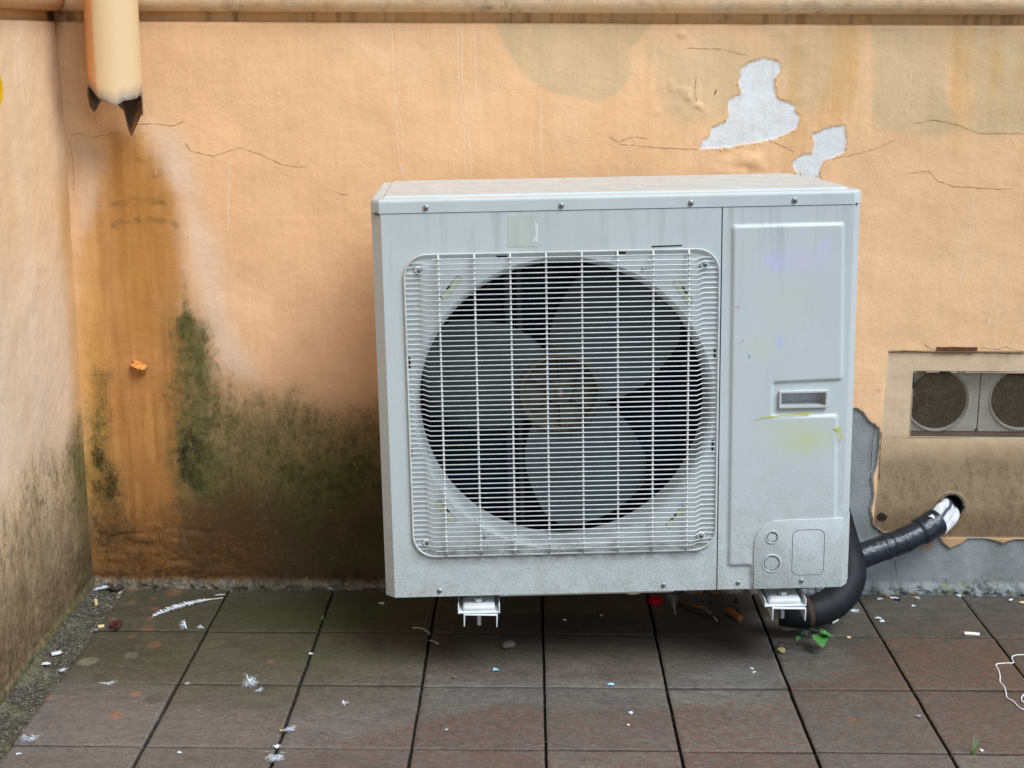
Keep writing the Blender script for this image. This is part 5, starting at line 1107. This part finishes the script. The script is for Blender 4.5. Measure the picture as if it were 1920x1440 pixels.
# the loose grit of the gutter and the wall foot: uncountable grains in one mesh
def grit():
    rs = random.Random(5); mb = MB()
    def grain(x, y, r, z, mi):
        vs = []
        for k in range(6):
            a = k*math.pi/3+rs.random(); vs.append((x+math.cos(a)*r*rs.uniform(.6, 1.1), y+math.sin(a)*r*rs.uniform(.6, 1.1), z+rs.uniform(0, r*.3)))
        vs.append((x, y, z+r*rs.uniform(.6, 1))); mb.add(vs, [(k, (k+1) % 6, 6) for k in range(6)], mi)
    for _ in range(1500):
        y = rs.uniform(2.45, WALL_Y-.01); x = rs.uniform(LEFT_X+.012, TX0-TW+.002); grain(x, y, rs.uniform(.0006, .0022), rs.uniform(-.002, .002), rs.choice((0, 0, 0, 1, 2, 2)))
    for _ in range(700):
        x = rs.uniform(-.95, 1.5); y = WALL_Y-.012-abs(rs.gauss(0, .018)) if x > .6 else WALL_Y-.012-abs(rs.gauss(0, .006)); grain(x, y, rs.uniform(.0006, .0024), 0, rs.choice((0, 0, 1, 2)))
    for _ in range(420):
        grain(rs.uniform(-.95, 1.3), rs.uniform(2.3, 3.3), rs.uniform(.0004, .0012), 0, rs.choice((0, 1, 1, 2)))
    for k in range(0, 8):     # crumbs filling the slab joints
        for _ in range(90): grain(TX0+TW*k+rs.uniform(-.0035, .0035), rs.uniform(2.2, WALL_Y-.02), rs.uniform(.0006, .0022), rs.uniform(-.012, -.006), rs.choice((0, 2, 2, 2, 2, 2)))
    o = mb.build('grit', [mat('grit_grey', lin((96, 92, 84)), .9), mat('grit_pale', lin((160, 156, 146)), .9), mat('grit_dark', lin((40, 37, 32)), .9)], smooth=0); o['kind'] = 'stuff'; o['label'] = 'loose grit on the gutter strip and in the slab joints'; o['category'] = 'grit'
grit()
def leaf_mesh(mb, base, d, L, wd, tilt=.15, fold=.25, mi=0):
    base = np.array(base, float); d = np.array(d, float); d /= np.linalg.norm(d); s = np.cross(d, (0, 0, 1)); s /= np.linalg.norm(s); nrm = np.cross(s, d); N = 9; vs = []
    for i in range(N):
        q = i/(N-1); w_ = wd*(math.sin(math.pi*min(1, q**.62))**.8 if 0 < q < 1 else 0)*(1+.05*math.cos(i*3.)); c = base+d*L*q-np.array([0, 0, 1])*tilt*L*q*q
        for f in (-1, -.5, 0, .5, 1): vs.append(c+s*w_*f+nrm*(abs(f)*w_*fold))
    mb.add(vs, [(i*5+j, i*5+j+1, (i+1)*5+j+1, (i+1)*5+j) for i in range(N-1) for j in range(4)], mi)
def plant():
    b = G(1452, 1222); t = empty('weed', 'small weed with bright green heart shaped leaves beside the right bracket', 'weed', (b[0], b[1], 0))
    R = lambda u, v, z: G(u, v, z)-np.array([b[0], b[1], 0])
    MB().tube(smooth_path([(0, 0, -.005), R(1462, 1205, .012), R(1480, 1208, .018), R(1500, 1196, .026), R(1520, 1188, .034), R(1535, 1186, .04)], 5), .0013, 6).build('stem', 'twig', t)
    MB().tube(smooth_path([R(1462, 1205, .012), R(1458, 1215, .014), R(1455, 1224, .02)], 4), .001, 5).build('stem', 'twig', t)
    for (u, v, z, du, dv, L, w_, mm) in ((1531, 1184, .044, 4, -30, .034, .016, 'leaf_dark'), (1538, 1186, .044, 30, 6, .034, .017, 'leaf_green'), (1534, 1190, .036, 20, 36, .040, .017, 'leaf_green'), (1516, 1188, .034, -16, -10, .022, .009, 'leaf_dark'), (1512, 1190, .034, -22, 2, .020, .008, 'leaf_dark'), (1500, 1194, .030, -12, 10, .014, .006, 'leaf_green'), (1524, 1187, .036, -10, -16, .018, .007, 'leaf_dark')):
        p = R(u, v, z); q = R(u+du, v+dv, z*.8); mb = MB(); leaf_mesh(mb, p, q-p, L, w_, .25, .22); mb.build('leaf', mm, t, smooth=70)
plant()
def grass(u, v, label, n, h, sp, seed=0):
    rs = random.Random(seed); g = G(u, v); mb = MB()
    for i in range(n):
        a = rs.uniform(0, 6.28); L = h*rs.uniform(.6, 1); bx = rs.uniform(-.003, .003); vs = []
        for q in range(6):
            f = q/5; r_ = sp*f*f; ww = .0013*(1-f)+.0001; x = bx+math.cos(a)*r_; y = math.sin(a)*r_*.6; vs += [(x-ww, y, L*f), (x+ww, y, L*f)]
        mb.add(vs, [(2*q, 2*q+1, 2*q+3, 2*q+2) for q in range(5)])
    o = mb.build('grass_tuft', mat('grass_blade', lin((92, 132, 66)), .55) if 'grass_blade' not in MATS else 'grass_blade', smooth=60); o.location = (g[0], g[1], -.004); return tag(o, label, 'grass', 'grass in the slab joints')
grass(1826, 1413, 'thin tuft of grass in the joint near the lower right corner', 7, .048, .026, 4); grass(463, 1282, 'short grass blades sprouting through the white fluff', 5, .028, .014, 2); grass(605, 1160, 'tiny green shoots in the second slab joint near the wall', 5, .014, .006, 3)
def string():
    pts = [(1990, 1236), (1940, 1230), (1905, 1230), (1897, 1236), (1900, 1244), (1885, 1245), (1872, 1246), (1867, 1249), (1872, 1258), (1875, 1270), (1875, 1280), (1882, 1288), (1886, 1300), (1888, 1310), (1900, 1317), (1912, 1329), (1925, 1332), (1950, 1325), (1955, 1310), (1930, 1300), (1916, 1308), (1918, 1318), (1935, 1312), (1960, 1316)]
    P = smooth_path([G(u, v)+np.array([0, 0, .002]) for u, v in pts], 5); o = MB().tube([p-P[0] for p in P], .0013, 8).build('string', 'string_white', smooth=60); o.location = tuple(P[0]); tag(o, 'loop of white string lying on the slabs at the right edge', 'string')
string()
